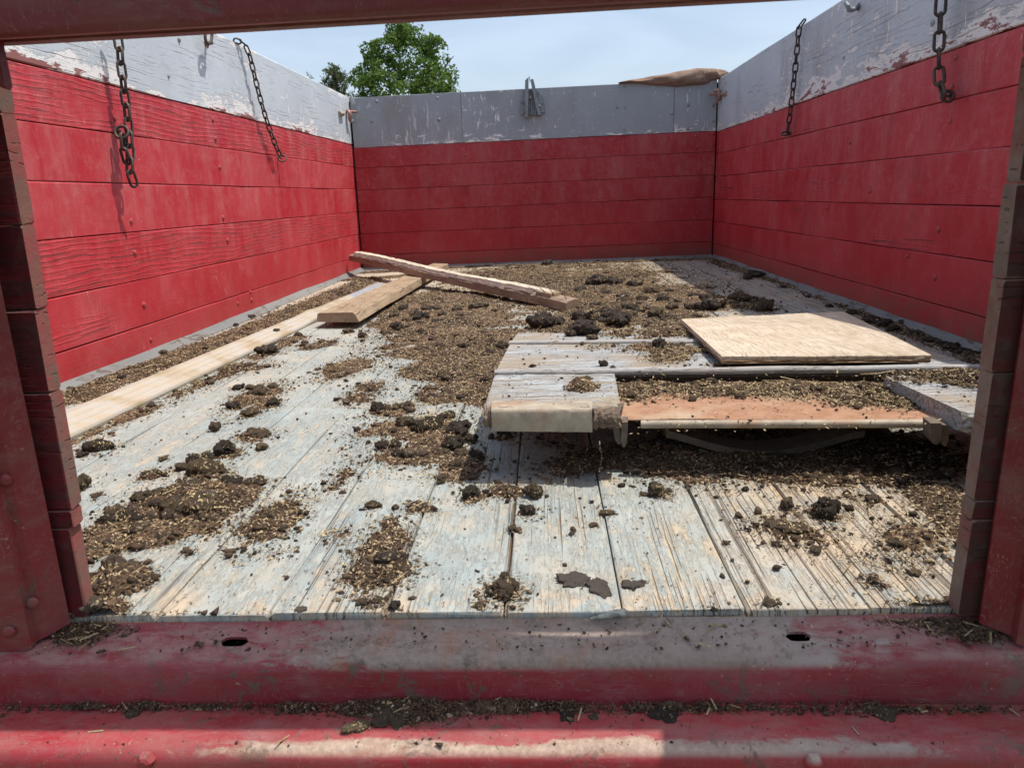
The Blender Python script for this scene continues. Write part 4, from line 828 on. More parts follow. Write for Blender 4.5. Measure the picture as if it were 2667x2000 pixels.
# hinge stubs and strap under the tray
mb = MB(); mb.plank([rd(1284, 914, .087), rd(1329, 914, .087), rd(1329, 914, .0765), rd(1284, 914, .0765)][::-1], [rd(1284, 914, .087)+(.01, .22, -.011), rd(1329, 914, .087)+(.01, .22, -.011), rd(1329, 914, .0765)+(.01, .22, -.011), rd(1284, 914, .0765)+(.01, .22, -.011)][::-1], .003, 4, .0005)
mb.build('flat_bar', M_trim, ramp)
def finger(xa, xb, ya, yb_, Y, th, mat=M_iron, nm='hinge_finger', lean=0):
    a, b, c_, d_ = aty(xa*S, ya*S, Y), aty(xb*S, ya*S, Y), aty((xb+lean)*S, yb_*S, Y), aty((xa+lean)*S, yb_*S, Y); bk_ = np.array([0.004, th, 0])
    e, f_ = inn(a, d_, .8), inn(b, c_, .8); mi = inn(d_, c_, .5)
    MB().loft([[a, e, inn(e, mi, .6)+(0, 0, -.003), mi+(0, 0, -.002), inn(f_, mi, .6)+(0, 0, -.003), f_, b], [p+bk_ for p in (a, e, inn(e, mi, .6)+(0, 0, -.003), mi+(0, 0, -.002), inn(f_, mi, .6)+(0, 0, -.003), f_, b)]]).build(nm, mat, ramp)
finger(1322, 1337, 915, 958, 1.085, .03, M_dkiron, lean=8); finger(1343, 1356, 912, 964, 1.08, .03, M_dkiron, lean=-2); finger(2010, 2034, 914, 958, 1.02, .03, M_dkiron); finger(2036, 2050, 918, 962, 1.035, .03, M_dkiron, lean=-2)
st = []
for i in range(21):
    u = i/20; px = 1440+u*430; py = 930+44*math.sin(math.pi*min(1, u*1.02))**1.2; p = aty(px*S, py*S, 1.16); st.append([p, p+(0, .004, -.014), p+(0, .05, -.010), p+(0, .05, .002)])
MB().loft(st).build('bent_strap', M_dkiron, ramp, 40)
for (x_, y_) in ((.08, 1.72), (.62, 1.62), (.30, 1.5)):
    mb = MB(); mb.box((x_-.03, y_-.08, 0.0), (x_+.03, y_+.07, zr_at(y_+.07)-.031), .003); mb.build('cleat_and_light_block', M_rampend, ramp)
mb = MB(); mb.plank([(.02, 1.80, 0), (.02, 1.84, 0), (.02, 1.84, zr_at(1.84)-.031), (.02, 1.80, zr_at(1.84)-.031)], [(.86, 1.66, 0), (.86, 1.70, 0), (.86, 1.70, zr_at(1.70)-.031), (.86, 1.66, zr_at(1.70)-.031)], .003, 6); mb.build('cleat_and_light_block', M_rampend, ramp)  # added full-width bar that stops light leaking in under the panel's rear
# ------------------------------------------------------------------ plywood sheet
zt = ZT+.026
pc = [rd(x, y, z) for x, y, z in ((1471, 689, zt-.004), (1822, 673, zt-.008), (2012, 767, zt), (1560, 770, zt+.002))]
ply = thing('plywood_sheet', (pc[0]+pc[2])/2*np.array([1, 1, 0]), 'square of bare weathered plywood lying askew on the ramp panel, half in the wall\'s shadow', 'plywood')
th_ = np.array([0, 0, -.015])
r_ = np.random.RandomState(4); NN = 20
def grid_edge(a, b): return [a*(1-i/NN)+b*i/NN for i in range(NN)]
def warp(p): return p+np.array([0, 0, .0025*math.sin(6*p[0]+4*p[1])])
mb = MB(); mb.plank([pc[0]+th_*.55, pc[3]+th_*.55, pc[3], pc[0]], [pc[1]+th_*.55, pc[2]+th_*.55, pc[2], pc[1]], .0012, 24, .0004, 3); mb.build('face_sheet', M_ply, ply)
loop = []
for i in range(4): loop += grid_edge(pc[i], pc[(i+1) % 4])
cen = sum(pc)/4; st = []
for h, k in ((-.0075, -.004), (-.0088, .0015), (-.011, -.001), (-.0125, .002), (-.015, -.002), (-.0165, -.006)):
    row = []
    for p in loop:
        d_ = p-cen; d_[2] = 0; d_ /= np.linalg.norm(d_); row.append(p+d_*(k+r_.normal(0, .0013))+np.array([0, 0, h+r_.normal(0, .0005)]))
    st.append(row)
MB().loft(st).build('frayed_plies', M_plyedge, ply)

# ------------------------------------------------------------------ dung: materials and base shapes
def dung_mat(nm, c1, c2, fleck, amt, sc=210.0):
    g = G(nm, 0.85, 0.15); v = g.obj()
    col = g.mix(g.ss(g.noise(v, 45.0, 5.0, 0.65), 0.35, 0.65), c1, c2)
    wv = g.nd('ShaderNodeVectorMath', {0: v, 1: g.nd('ShaderNodeVectorMath', {0: g.nd('ShaderNodeTexNoise', {'Vector': v, 'Scale': 60.0}).outputs['Color'], 3: .02}, operation='SCALE').outputs[0]}, operation='ADD').outputs[0]
    fl = g.nd('ShaderNodeTexVoronoi', {'Vector': g.map(wv, (1, 1, 1.8)), 'Scale': sc}); d = fl.outputs['Distance']; rc = g.xyz(fl.outputs['Color'])[0]
    f = g.mul(g.ss(d, .30, .42, 1.0, 0.0), g.ss(rc, 1-amt, 1-amt+.08)); f = g.mul(f, g.ss(g.noise(v, 30.0, 3.0), .40, .55))
    col = g.mix(f, col, fleck)
    h = g.add(g.mul(g.noise(v, 110.0, 5.0, 0.7), 1.0), g.add(g.mul(d, -0.6), g.mul(f, .4)))
    return g.fin(col, g.bump(h, 1.0, 0.004), 0.85)
M_dd = dung_mat('dark_dung', (0.052, 0.041, 0.035), (0.125, 0.100, 0.083), (0.30, 0.22, 0.11), .22)
M_db = dung_mat('brown_dung', (0.11, 0.082, 0.058), (0.23, 0.175, 0.12), (0.42, 0.32, 0.17), .42)
M_dt = dung_mat('tan_dung', (0.20, 0.145, 0.085), (0.34, 0.26, 0.155), (0.50, 0.40, 0.22), .6, 170)
M_pat = dung_mat('flat_grey_dung', (0.17, 0.14, 0.115), (0.30, 0.25, 0.205), (0.26, 0.20, 0.13), .25, 160)
MATS = {'d': M_dd, 'b': M_db, 't': M_dt, 'p': M_pat}
def ball(sub):
    bm = bmesh.new(); bmesh.ops.create_icosphere(bm, subdivisions=sub, radius=1.0); V = np.array([v.co[:] for v in bm.verts]); Fi = np.array([[v.index for v in f.verts] for f in bm.faces]); bm.free(); return V, Fi
def lump_mesh(kind, seed, sub):
    r = np.random.RandomState(seed); o = r.uniform(0, 50, 3)
    if kind == 'turd':                                  # sausage with pinches and blunt ends
        V, Fi = ball(sub); rad = (1-np.abs(V[:, 0])**3.2)**.5; cur = np.sqrt(np.maximum(1e-6, V[:, 1]**2+V[:, 2]**2)); V[:, 1] *= rad/cur; V[:, 2] *= rad/cur
        s_ = 1+.12*np.sin(V[:, 0]*r.uniform(4, 8)+r.uniform(0, 6)); V[:, 1] *= .50*s_; V[:, 2] *= .44*s_; V[:, 1] += r.uniform(-.25, .25)*V[:, 0]**2
        n1 = fbm(V*2.2+o, 3, seed)-.5; n2 = np.abs(fbm(V*5+o, 3, seed+9)-.5); n3 = fbm(V*16+o, 3, seed+4)-.5; V *= (1+.60*n1-.55*n2+.26*n3)[:, None]
    elif kind == 'pat':
        V, Fi = ball(sub); n1 = fbm(np.stack([V[:, 0], V[:, 1], 0*V[:, 0]], 1)*1.9+o, 6, seed, .72)-.5; rr = np.hypot(V[:, 0], V[:, 1]); V[:, :2] *= (1+1.9*n1)[:, None]; V[:, 1] *= .72; V[:, 2] *= .07; V[:, 2] += (.20*(fbm(V*4.2+o, 5, seed, .6)-.42)+.05*np.clip(rr-.6, 0, 1))*(V[:, 2] > 0)*np.clip((1.02-rr)*9, 0, 1)
    else:                                               # crumbly lump: several broken pieces stuck together
        Vs, Fs, k = [], [], 0
        for q in range(r.randint(5, 9)):
            V, Fi = ball(sub if q < 3 else sub-1); sz = r.uniform(.50, .68) if q == 0 else r.uniform(.22, .46); a = r.uniform(0, 6.28); d = 0 if q == 0 else r.uniform(.30, .72)
            oo = o+q*7.7; n1 = fbm(V*1.6+oo, 3, seed)-.5; n2 = np.abs(fbm(V*3.2+oo, 3, seed+5)-.5); n3 = fbm(V*8+oo, 3, seed+7)-.5; n4 = fbm(V*20+oo, 2, seed+3)-.5
            V = V*(1+.9*n1-.9*n2+.5*n3+.28*n4)[:, None]*sz*np.array([r.uniform(.8, 1.3), r.uniform(.8, 1.2), r.uniform(.65, .95)])+np.array([d*math.cos(a), d*math.sin(a), r.uniform(-.02, .18) if q == 0 else r.uniform(-.12, .26)*(1-.6*d)])
            Vs.append(V); Fs.append(Fi+k); k += len(V)
        V = np.concatenate(Vs); Fi = np.concatenate(Fs)
    V[:, 2] = np.maximum(V[:, 2], -.30 if kind != 'pat' else -.05)
    V /= max(np.abs(V[:, 0]).max(), np.abs(V[:, 1]).max()*.9, 1e-3) if kind != 'pat' else 1.0
    V[:, 2] -= V[:, 2].min(); nb = len(Fi)
    nfk = 0 if kind == 'pat' else (150 if sub >= 4 else 40)
    Q = [list(map(int, f)) for f in Fi]
    if nfk:                                             # straw and chaff stuck to the surface
        up = np.where(V[:, 2] > V[:, 2].max()*.12)[0]; idx = r.choice(up, nfk); cen = V.mean(0); P = V[idx]; nr = P-cen; nr /= np.linalg.norm(nr, axis=1)[:, None]+1e-6
        e = np.cross(nr, r.normal(size=(nfk, 3))); e /= np.linalg.norm(e, axis=1)[:, None]; f_ = np.cross(nr, e); L = r.uniform(.04, .13, (nfk, 1)); w_ = L*r.uniform(.22, .5, (nfk, 1)); P = P+nr*.012
        k = len(V); V = np.concatenate([V, np.stack([P-e*L, P-f_*w_, P+e*L+nr*L*.25, P+f_*w_], 1).reshape(-1, 3)]); Q += [[k+4*i, k+4*i+1, k+4*i+2, k+4*i+3] for i in range(nfk)]
    me = bpy.data.meshes.new('dung_clump'); me.from_pydata(V.tolist(), [], Q)
    mi = np.zeros(len(Q), np.int32); mi[nb:] = 1+(np.arange(len(Q)-nb) % 2); SLOT[me.name] = mi; return me
SLOT = {}
g = G('straw_fleck', .8, .2); M_fl1 = g.fin((.46, .36, .19)); g = G('brown_fleck', .85, .1); M_fl2 = g.fin((.20, .14, .085))
LIB = {}
def lump(kind, mat, i, hi):
    k = (kind, mat, i, hi)
    if k not in LIB:
        me = lump_mesh(kind, 100+i*7+len(kind), 4 if hi else 3)
        for q in (MATS[mat], M_fl1, M_fl2): me.materials.append(q)
        me.polygons.foreach_set('material_index', SLOT[me.name]); me.polygons.foreach_set('use_smooth', [True]*len(me.polygons)); me.update(); LIB[k] = me
    return LIB[k]
rc_ = np.random.RandomState(21); NEAR = []
def clump(x, y, wpx, kind, mat, label, group=None, z=0.0, ang=None, hgt=1.0, p=None, name='dung_clump'):
    c_ = (rd(x/S, y/S, z) if z > .05 else at(x, y, z)) if p is None else p; s_ = wpx/2/F*depth(c_)
    o = bpy.data.objects.new(name, lump(kind, mat, rc_.randint(0, 5 if kind != 'pat' else 3), wpx > 38)); C.objects.link(o)
    o.location = Vector(c_)-Vector((0, 0, s_*.06)); bg_ = 1.0 if kind == 'pat' else 1.10; o.scale = (s_*bg_, s_*bg_*rc_.uniform(.85, 1.1), s_*hgt*rc_.uniform(1.0, 1.35)); o.rotation_euler = (rc_.uniform(-.12, .12), rc_.uniform(-.12, .12), rc_.uniform(0, 6.28) if ang is None else ang)
    if z == 0.0 and p is None and kind != 'pat': NEAR.append((c_[0], c_[1], s_))
    return tag(o, label, 'dung clump' if kind != 'pat' else 'dung pat', group)
R_ = math.radians
# near left
clump(259, 1172, 74, 'turd', 'd', 'dark oval dung lump near the left door post, below the metal strip\'s end', ang=.35)
clump(212, 1189, 34, 'lump', 'd', 'small dark dung lump half hidden by the left door post, beside an oval one', ang=.5)
clump(560, 1121, 34, 'lump', 'b', 'lone round brown dung ball on bare paint in front of the metal strip', ang=.2, hgt=1.2)
clump(664, 1136, 78, 'lump', 'b', 'flat crumbled dung clump just behind a round tan ball', ang=.3, hgt=.5)
clump(680, 1170, 36, 'lump', 't', 'round tan straw-filled dung ball in front of a crumbled clump', ang=.1, hgt=1.3)
clump(592, 1182, 64, 'lump', 'd', 'shiny dark rounded dung lump at the back right of the left group', ang=.9, hgt=1.1)
clump(520, 1203, 66, 'turd', 'd', 'dark sausage-shaped dung piece behind a longer one in the left group', ang=.35)
clump(535, 1233, 96, 'turd', 'b', 'thick brown sausage-shaped dung piece at the middle of the left group', ang=.12)
clump(471, 1223, 32, 'lump', 'b', 'small round dung knob at the left end of two sausage-shaped pieces')
clump(583, 1229, 28, 'lump', 'b', 'small crumb of dung at the right end of the thick sausage-shaped piece')
clump(398, 1238, 60, 'turd', 'd', 'flattish ragged dark dung piece standing alone left of the sausage-shaped pieces', ang=.0, hgt=.8)
clump(428, 1198, 25, 'lump', 't', 'little pale straw pellet on bare floor above the ragged dark piece')
clump(222, 1270, 42, 'lump', 'b', 'upright brown dung lump touching the left door post', hgt=1.6)
clump(257, 1290, 32, 'lump', 'b', 'small flat dung crumb right of the upright lump by the left post', hgt=.6)
for x, y, w_, k, m_, lb, an in ((457, 1272, 48, 'turd', 'b', 'upright stubby dung piece at the top of the big left heap', 1.3), (504, 1268, 42, 'lump', 'b', 'loose dung crumb between two lumps along the top of the left heap', 0), (599, 1266, 74, 'lump', 'd', 'dark bulky dung lump at the top right of the left heap', .3), (663, 1262, 62, 'turd', 'd', 'smooth dark dung lump at the far right end of the left heap', .4), (365, 1303, 52, 'lump', 'b', 'crumbly brown dung lump at the left tip of the left heap', 0), (412, 1292, 50, 'lump', 'b', 'knobbly dung lump along the upper edge of the left heap', 1), (533, 1304, 88, 'turd', 'p', 'greyish smooth flat dung slab in the middle of the left heap', .05), (492, 1334, 132, 'turd', 'b', 'longest dung log lying across the front of the left heap', .12), (400, 1322, 46, 'lump', 'b', 'dung lump wedged left of the longest log', 0)):
    clump(x, y, w_, k, m_, lb, 'heap of dung at left', ang=an, hgt=.8)
for x, y, w_, k, m_, lb, an in ((302, 1364, 84, 'turd', 'd', 'black-brown dung lump low in the pile by the left post', .5), (299, 1336, 52, 'turd', 'b', 'lighter brown dung piece bent over on top of the pile by the left post', 1.0), (352, 1364, 56, 'lump', 'd', 'black right-hand lobe of the pile by the left post', 0), (352, 1335, 40, 'lump', 'd', 'small dark lump behind the pile by the left post', 0), (237, 1394, 36, 'lump', 'd', 'dark dung lump against the foot of the left post', 0), (287, 1412, 42, 'lump', 'b', 'crumbly lump in front of the black pile by the left post', 0), (240, 1438, 32, 'lump', 'b', 'nearest round lump touching the left post', 0)):
    clump(x, y, w_, k, m_, lb, 'pile of dung by the left post', ang=an)
clump(714, 1340, 62, 'turd', 'b', 'stubby dung log pointing at the viewer, right of the left heap', ang=1.45, hgt=1.2)
clump(496, 1441, 26, 'lump', 'b', 'single small dung ball on bare paint in front of the left heap')
# centre heap
ctr = [(979, 1070, 48, 'lump', 'd', 'dark left lobe of the long dung piece behind the centre heap', 0), (1020, 1071, 52, 'turd', 'b', 'brown middle of the long dung piece behind the centre heap', .1), (1064, 1066, 40, 'lump', 'b', 'round grey-brown knob at the right end of the long piece behind the centre heap', 0), (1052, 1112, 62, 'lump', 'b', 'brown lump at the back left of the centre heap', 0), (1118, 1122, 92, 'turd', 'd', 'smooth dark log laid diagonally on the centre heap', .62), (1165, 1090, 54, 'turd', 'd', 'black lump at the top of the centre heap', .5), (1192, 1130, 72, 'lump', 'd', 'broad dark lump in the middle of the centre heap', 0), (1128, 1150, 38, 'turd', 'd', 'short dark piece under the diagonal log', 1.2), (1178, 1172, 64, 'lump', 'd', 'dark lump on the lower slope of the centre heap', 0), (1199, 1192, 58, 'lump', 'b', 'crumbly brown lump low in the centre heap', 0), (1238, 1195, 48, 'lump', 'd', 'upright dark lump at the lower right of the centre heap, by the ramp\'s shadow', 0), (1151, 1184, 46, 'lump', 'b', 'brown lump at the lower left of the centre heap', 0), (1196, 1220, 50, 'lump', 'b', 'frontmost crumbly lump of the centre heap', 0), (1225, 1150, 40, 'lump', 'd', 'dark lump at the right flank of the centre heap', 0)]
for x, y, w_, k, m_, lb, an in ctr: clump(x, y, w_, k, m_, lb, 'dung heap left of the ramp', ang=an, hgt=1.05)
clump(1010, 1168, 66, 'turd', 'd', 'dark ragged dung piece left of the centre heap', ang=.15)
clump(1315, 1136, 44, 'lump', 'd', 'dark dung lump inside the shadow under the ramp panel')
clump(1155, 1250, 34, 'lump', 'b', 'small brown dung crumb in front of the centre heap', hgt=1.2)
clump(1121, 1015, 42, 'turd', 'b', 'dung clump left of the ramp\'s flaking left edge, upper of two', ang=.3); clump(1126, 1036, 32, 'lump', 'd', 'dung clump left of the ramp\'s flaking left edge, lower of two'); clump(1151, 987, 32, 'lump', 'b', 'round dung knob on the chaff near the ramp\'s left edge')
# centre front
for x, y, w_, k, m_, lb, h_ in ((1307, 1540, 84, 'lump', 'b', 'large crumbly dung lump near the front edge of the floor, in the middle', 1.25), (1379, 1338, 52, 'lump', 'd', 'dark round dung lump in front of the ramp\'s shadow', 1.2), (1232, 1294, 56, 'lump', 'd', 'dark dung lump at the left of the small row before the ramp\'s shadow', .9), (1268, 1284, 24, 'lump', 'd', 'small dark dung knob in the row before the ramp\'s shadow', 1.1), (1391, 1292, 48, 'lump', 'b', 'tall brown dung lump at the right of the small row before the ramp\'s shadow', 1.4), (1338, 1281, 58, 'lump', 'b', 'flat crumbly dung in the middle of the small row before the ramp\'s shadow', .5), (1099, 1322, 60, 'lump', 'b', 'thin crumbly dung clump left of the dark round lump', .5), (970, 1321, 42, 'lump', 'b', 'low brown dung clump on bare paint between the left and middle groups', .7), (1033, 1326, 27, 'lump', 'b', 'small brown dung ball right of the low clump', 1), (1336, 1379, 26, 'lump', 'b', 'small brown dung ball on a board seam below the dark round lump', 1), (1006, 1466, 26, 'lump', 'd', 'dark pellet on top of the chaff patch near the front', 1.1), (945, 1572, 34, 'lump', 'b', 'brown crumb near the sill, left of a second one', .8), (983, 1566, 34, 'lump', 'b', 'brown crumb near the sill, right of another one', .9), (1028, 1584, 30, 'lump', 'd', 'dark lump at the very edge of the floor boards', 1.2), (1252, 1581, 42, 'lump', 'b', 'low crumbly bit at the floor edge, left of the large crumbly lump', .5), (1490, 1392, 18, 'lump', 'b', 'tiny brown ball on the bare boards right of the centre', 1), (1548, 1369, 28, 'lump', 'b', 'flat crumbly bit just left of a board seam', .6), (1577, 1340, 34, 'turd', 'b', 'dung piece lodged upright in a board seam', .9)):
    clump(x, y, w_, k, m_, lb, None, hgt=h_)
clump(1500, 1512, 96, 'pat', 'p', 'flattened grey dung pat, largest, near the front sill', ang=.1, name='dung_pat'); clump(1560, 1528, 74, 'pat', 'p', 'flattened grey dung flap overlapping the largest pat on its right', ang=2.0, name='dung_pat', z=.001)
clump(1652, 1517, 72, 'pat', 'p', 'round thin dried dung pat right of the board seam', ang=.7, name='dung_pat'); clump(782, 1585, 38, 'pat', 'p', 'small brown flat pat at the floor edge on the left', name='dung_pat')
# right front
for x, y, w_, k, m_, lb, h_, an in ((1717, 1288, 54, 'lump', 'b', 'upright brown dung lump in front of the ramp\'s rusty tray', 1.5, None), (1673, 1289, 27, 'lump', 'b', 'small crumb touching the upright brown lump on its left', .8, None), (2047, 1321, 44, 'lump', 'b', 'rounded dung lump left of the larger lump at right front', 1.2, None), (2146, 1340, 78, 'lump', 'd', 'largest dark knobbly lump on the right front boards', 1.15, None), (2279, 1304, 46, 'lump', 'b', 'crumbly lump behind the dusty patch at right', .9, None), (2056, 1380, 128, 'turd', 'b', 'long flattened dung strip lying diagonally on the right front boards', .55, -.55), (2122, 1436, 36, 'lump', 'b', 'crumb at the near end of the long flattened strip', .8, None), (2328, 1421, 36, 'lump', 'b', 'crumbly knob on the dusty patch beside the right post', .8, None), (2425, 1244, 52, 'turd', 'd', 'dark oval dung piece in front of the tray\'s right end', .8, -.2), (2196, 1238, 34, 'lump', 'b', 'dung lump with straws at the edge of the ramp\'s shadow, right of centre', 1.2, None), (1943, 1278, 22, 'lump', 'd', 'small dark ball in the row below the ramp\'s shadow, right one', 1, None), (1790, 1268, 22, 'lump', 'b', 'small ball in the row below the ramp\'s shadow, left one', 1, None), (1814, 1243, 24, 'lump', 'd', 'dark crumb right at the edge of the ramp\'s shadow', .8, None), (1658, 1233, 28, 'lump', 'b', 'crumb on the shadow edge below the tray\'s left corner', .9, None), (2000, 1572, 40, 'lump', 'b', 'flat crumbly bit near the sill at right', .7, None), (1862, 1591, 24, 'lump', 'b', 'brown crumb wedged at the floor edge right of centre', .9, None), (2386, 1493, 32, 'lump', 't', 'pale crumb of dung in front of the right post', .7, None), (1889, 1415, 18, 'lump', 'b', 'tiny ball on the bare cracked boards at right', .8, None), (2181, 1409, 16, 'lump', 'd', 'tiny dark ball beside the long flattened strip', .9, None), (1946, 1516, 14, 'lump', 'b', 'tiny brown ball near the sill, above a splinter', .8, None), (2470, 1566, 22, 'lump', 'b', 'small crumb in the corner by the right post', .8, None)):
    clump(x, y, w_, k, m_, lb, None, ang=an, hgt=h_)
# middle distance and behind the ramp (heaps in which single clumps look alike)
ORD = ['first', 'second', 'third', 'fourth', 'fifth', 'sixth', 'seventh', 'eighth', 'ninth', 'tenth', 'eleventh', 'twelfth', 'thirteenth', 'fourteenth', 'fifteenth', 'sixteenth', 'seventeenth', 'eighteenth']
def banded(pts, cuts, names, tail):                    # label each clump by its row and its count from the left
    out = []
    for i, nm in enumerate(names):
        row = sorted([p for p in pts if cuts[i] <= p[1] < cuts[i+1]]); out += [(p, '%s clump from the left in the %s %s' % (ORD[k], nm, tail)) for k, p in enumerate(row)]
    return out
mid = [(1049, 809, 30), (1139, 845, 24), (1091, 837, 44), (1064, 842, 40), (1172, 848, 24), (1115, 811, 30), (1140, 808, 28), (1233, 806, 36), (1262, 802, 30), (1190, 812, 26), (1037, 861, 42), (1010, 870, 26), (906, 867, 22), (943, 879, 22), (1094, 872, 30), (1278, 897, 28), (1305, 909, 32), (1275, 926, 26), (1195, 826, 26), (1215, 831, 28), (1030, 830, 34), (1075, 826, 30), (1155, 826, 26)]
for (x, y, w_), lb in banded(mid, (0, 820, 834, 855, 2000), ('farthest row', 'second row', 'third row', 'nearest row'), 'of the chaff below the split beam'): clump(x, y, w_*1.1, 'lump', 'd' if rc_.rand() < .55 else 'b', lb, 'clumps in the chaff left of the split beam', hgt=1.0)
beh = [(1416, 834, 32), (1410, 855, 56), (1450, 850, 34), (1604, 744, 46), (1554, 746, 42), (1654, 746, 32), (1692, 764, 42), (1667, 782, 30), (1721, 785, 32), (1769, 789, 24), (1841, 789, 32), (1862, 805, 60), (1830, 806, 34), (1927, 789, 42), (1966, 791, 36), (1749, 807, 26), (1633, 828, 36), (1595, 837, 46), (1608, 848, 52), (1715, 834, 42), (1527, 839, 52), (1560, 842, 30), (1640, 812, 32), (1665, 820, 30), (1690, 812, 26), (1575, 822, 30), (1900, 796, 30), (1795, 806, 30), (1986, 809, 42), (1510, 760, 26), (1580, 770, 24), (1460, 768, 22), (1740, 762, 22), (1806, 778, 24), (1545, 800, 26), (1620, 790, 24), (1425, 690, 24), (1390, 688, 18)]
for (x, y, w_), lb in banded(beh, (0, 755, 795, 825, 2000), ('farthest row', 'second row', 'third row', 'nearest row'), 'of dung behind the ramp'): clump(x, y, w_*1.35, 'lump', 'd' if rc_.rand() < .7 else 'b', lb, 'dung clumps behind the ramp panel', hgt=.95)
clump(1769, 819, 38, 'turd', 't', 'reddish-tan woody piece among the dark clumps behind the plywood', ang=.1)
# on the ramp
zr_ = ZT
for x, y, w_, k, m_, lb, h_ in ((1520, 868, 100, 'lump', 'd', 'big black dung lump on the ramp\'s rearmost board', .95), (1488, 876, 40, 'lump', 'd', 'black knob at the left of the big lump on the ramp\'s rearmost board', 1), (1545, 884, 40, 'lump', 'b', 'brown crumbly lump in front of the big black one on the ramp', .8), (1515, 898, 17, 'lump', 'b', 'tiny ball on the ramp\'s upper seam', 1), (1717, 910, 44, 'lump', 'd', 'left lump of the dung group beside the plywood\'s left edge', 1.2), (1748, 910, 46, 'turd', 'd', 'dark sausage of the dung group beside the plywood\'s left edge', 1), (1735, 931, 42, 'lump', 'b', 'brown front lump of the dung group beside the plywood\'s left edge', .9), (1569, 954, 28, 'lump', 'd', 'lone dark dung ball on the ramp\'s middle board', 1.2), (1595, 959, 18, 'lump', 'b', 'smaller crumb right of the lone dark ball on the ramp', .9), (1678, 895, 14, 'lump', 'd', 'tiny dark crumb on the upper seam near the plywood', 1), (1528, 1000, 27, 'lump', 'b', 'dark knob on the straw pile of the ramp\'s front left board', 1.2), (2484, 968, 36, 'lump', 'd', 'dark crumbly clump on the ramp\'s right corner by the post', .8)):
    clump(x, y, w_, k, m_, lb, None, z=zr_, hgt=h_)
for x, y, w_, m_, lb in ((2070, 1006, 36, 'b', 'left brown lump on the chaff in the rusty tray'), (2120, 1016, 40, 'b', 'right reddish-brown lump on the chaff in the rusty tray'), (1661, 1003, 40, 'b', 'brown lump at the left back of the rusty tray'), (1647, 1036, 28, 'b', 'flat crumb at the left front of the chaff in the rusty tray')):
    clump(x, y, w_, 'lump', m_, lb, 'lumps in the rusty tray', z=pz+.004, hgt=.9)
# along the walls
for k, (x, y, w_) in enumerate(sorted(((1965, 722, 42), (1945, 727, 28), (2255, 832, 30), (2268, 842, 44), (2300, 850, 46), (2330, 862, 40), (2345, 848, 30), (2390, 876, 42), (2420, 890, 46), (2445, 900, 40), (2475, 910, 44), (2505, 921, 40), (2535, 930, 40), (2215, 818, 28), (2160, 800, 20), (2105, 775, 16), (2040, 750, 16)), key=lambda q: q[1])):
    clump(x, y, w_, 'lump', 'd', '%s dark clump from the far end along the foot of the shaded wall' % ORD[k], 'clumps along the foot of the shaded wall', hgt=.8)
for x, y, w_, lb, m_ in ((719, 876, 36, 'black round lump touching the metal strip\'s lower edge', 'd'), (652, 829, 24, 'dark ball behind the metal strip near the sunlit wall, farther of two', 'd'), (613, 849, 19, 'dark ball behind the metal strip near the sunlit wall, nearer of two', 'd'), (697, 922, 58, 'low dark clump in front of the metal strip', 'd'), (624, 1012, 36, 'dark knob at the top left of the clump group below the metal strip', 'd'), (655, 1012, 30, 'crumbly knob beside the dark one below the metal strip', 'b'), (714, 1010, 30, 'crumb at the upper right of the clump group below the metal strip', 'b'), (678, 1032, 62, 'crumbly middle of the clump group below the metal strip', 'b'), (611, 1062, 42, 'dark lump at the lower left of the clump group below the metal strip', 'd'), (714, 1057, 42, 'lump at the lower right of the clump group below the metal strip', 'd'), (655, 1080, 44, 'frontmost crumbly lump of the clump group below the metal strip', 'b')):
    clump(x, y, w_, 'lump', m_, lb, None, hgt=.8)
# on the sill and bumper
clump(931, 1900, 78, 'turd', 't', 'pale straw-filled dung piece on the bumper lip', z=-.0645, ang=.45)
for x, y, w_, m_, lb in ((1022, 1868, 100, 'b', 'dark flattened dung heap on the bumper ledge right of the pale piece'), (1483, 1868, 52, 'd', 'dark dung smear on the bumper ledge, right of the middle'), (1544, 1869, 30, 'b', 'small square dung crumb on the bumper ledge right of the dark smear'), (1731, 1862, 66, 'd', 'dark ragged dung clump on the bumper ledge right of the small crumb'), (2300, 1858, 74, 'b', 'rounded dung clump on the right end of the bumper ledge'), (343, 1858, 44, 'b', 'flat dung crumb on the left end of the bumper ledge')):
    clump(x, y, w_, 'lump', m_, lb, 'dung on the bumper ledge', z=-.066, hgt=.45)
p = at(1590, 1611, -.006); mb = MB(); mb.tube([p+(-.022, 0, .001), p+(-.01, .0, .003), p+(.004, .001, .006), p+(.016, .001, .007), p+(.021, .001, .004)], [.0012, .0028, .0042, .0048, .0025], 8)
tag(mb.build('stone_chip', mbolt('pale_stone', (.42, .41, .34), (.20, .20, .18)), None, 60), 'small pale pointed stone chip on the sill\'s back edge', 'stone')
for x, y, rr2, lb in ((935, 1636, .0095, 'white bird dropping splash on the sill, upper one'), (826, 1690, .0085, 'white bird dropping splash on the sill\'s front edge')):
    r_ = np.random.RandomState(int(x)); c_ = at(x, y, -.0135 if y < 1660 else -.0165); mb = MB()
    for k in range(26):
        q = r_.normal(0, rr2*.75, 2); s_ = r_.uniform(.0007, .0028); mb.disc(c_+np.array([q[0]*1.3, q[1]*.8, 0]), (0, -.1, 1), s_, .0006, 6)
    tag(mb.build('bird_dropping', M_white), lb, 'bird dropping', 'bird droppings on the sill')

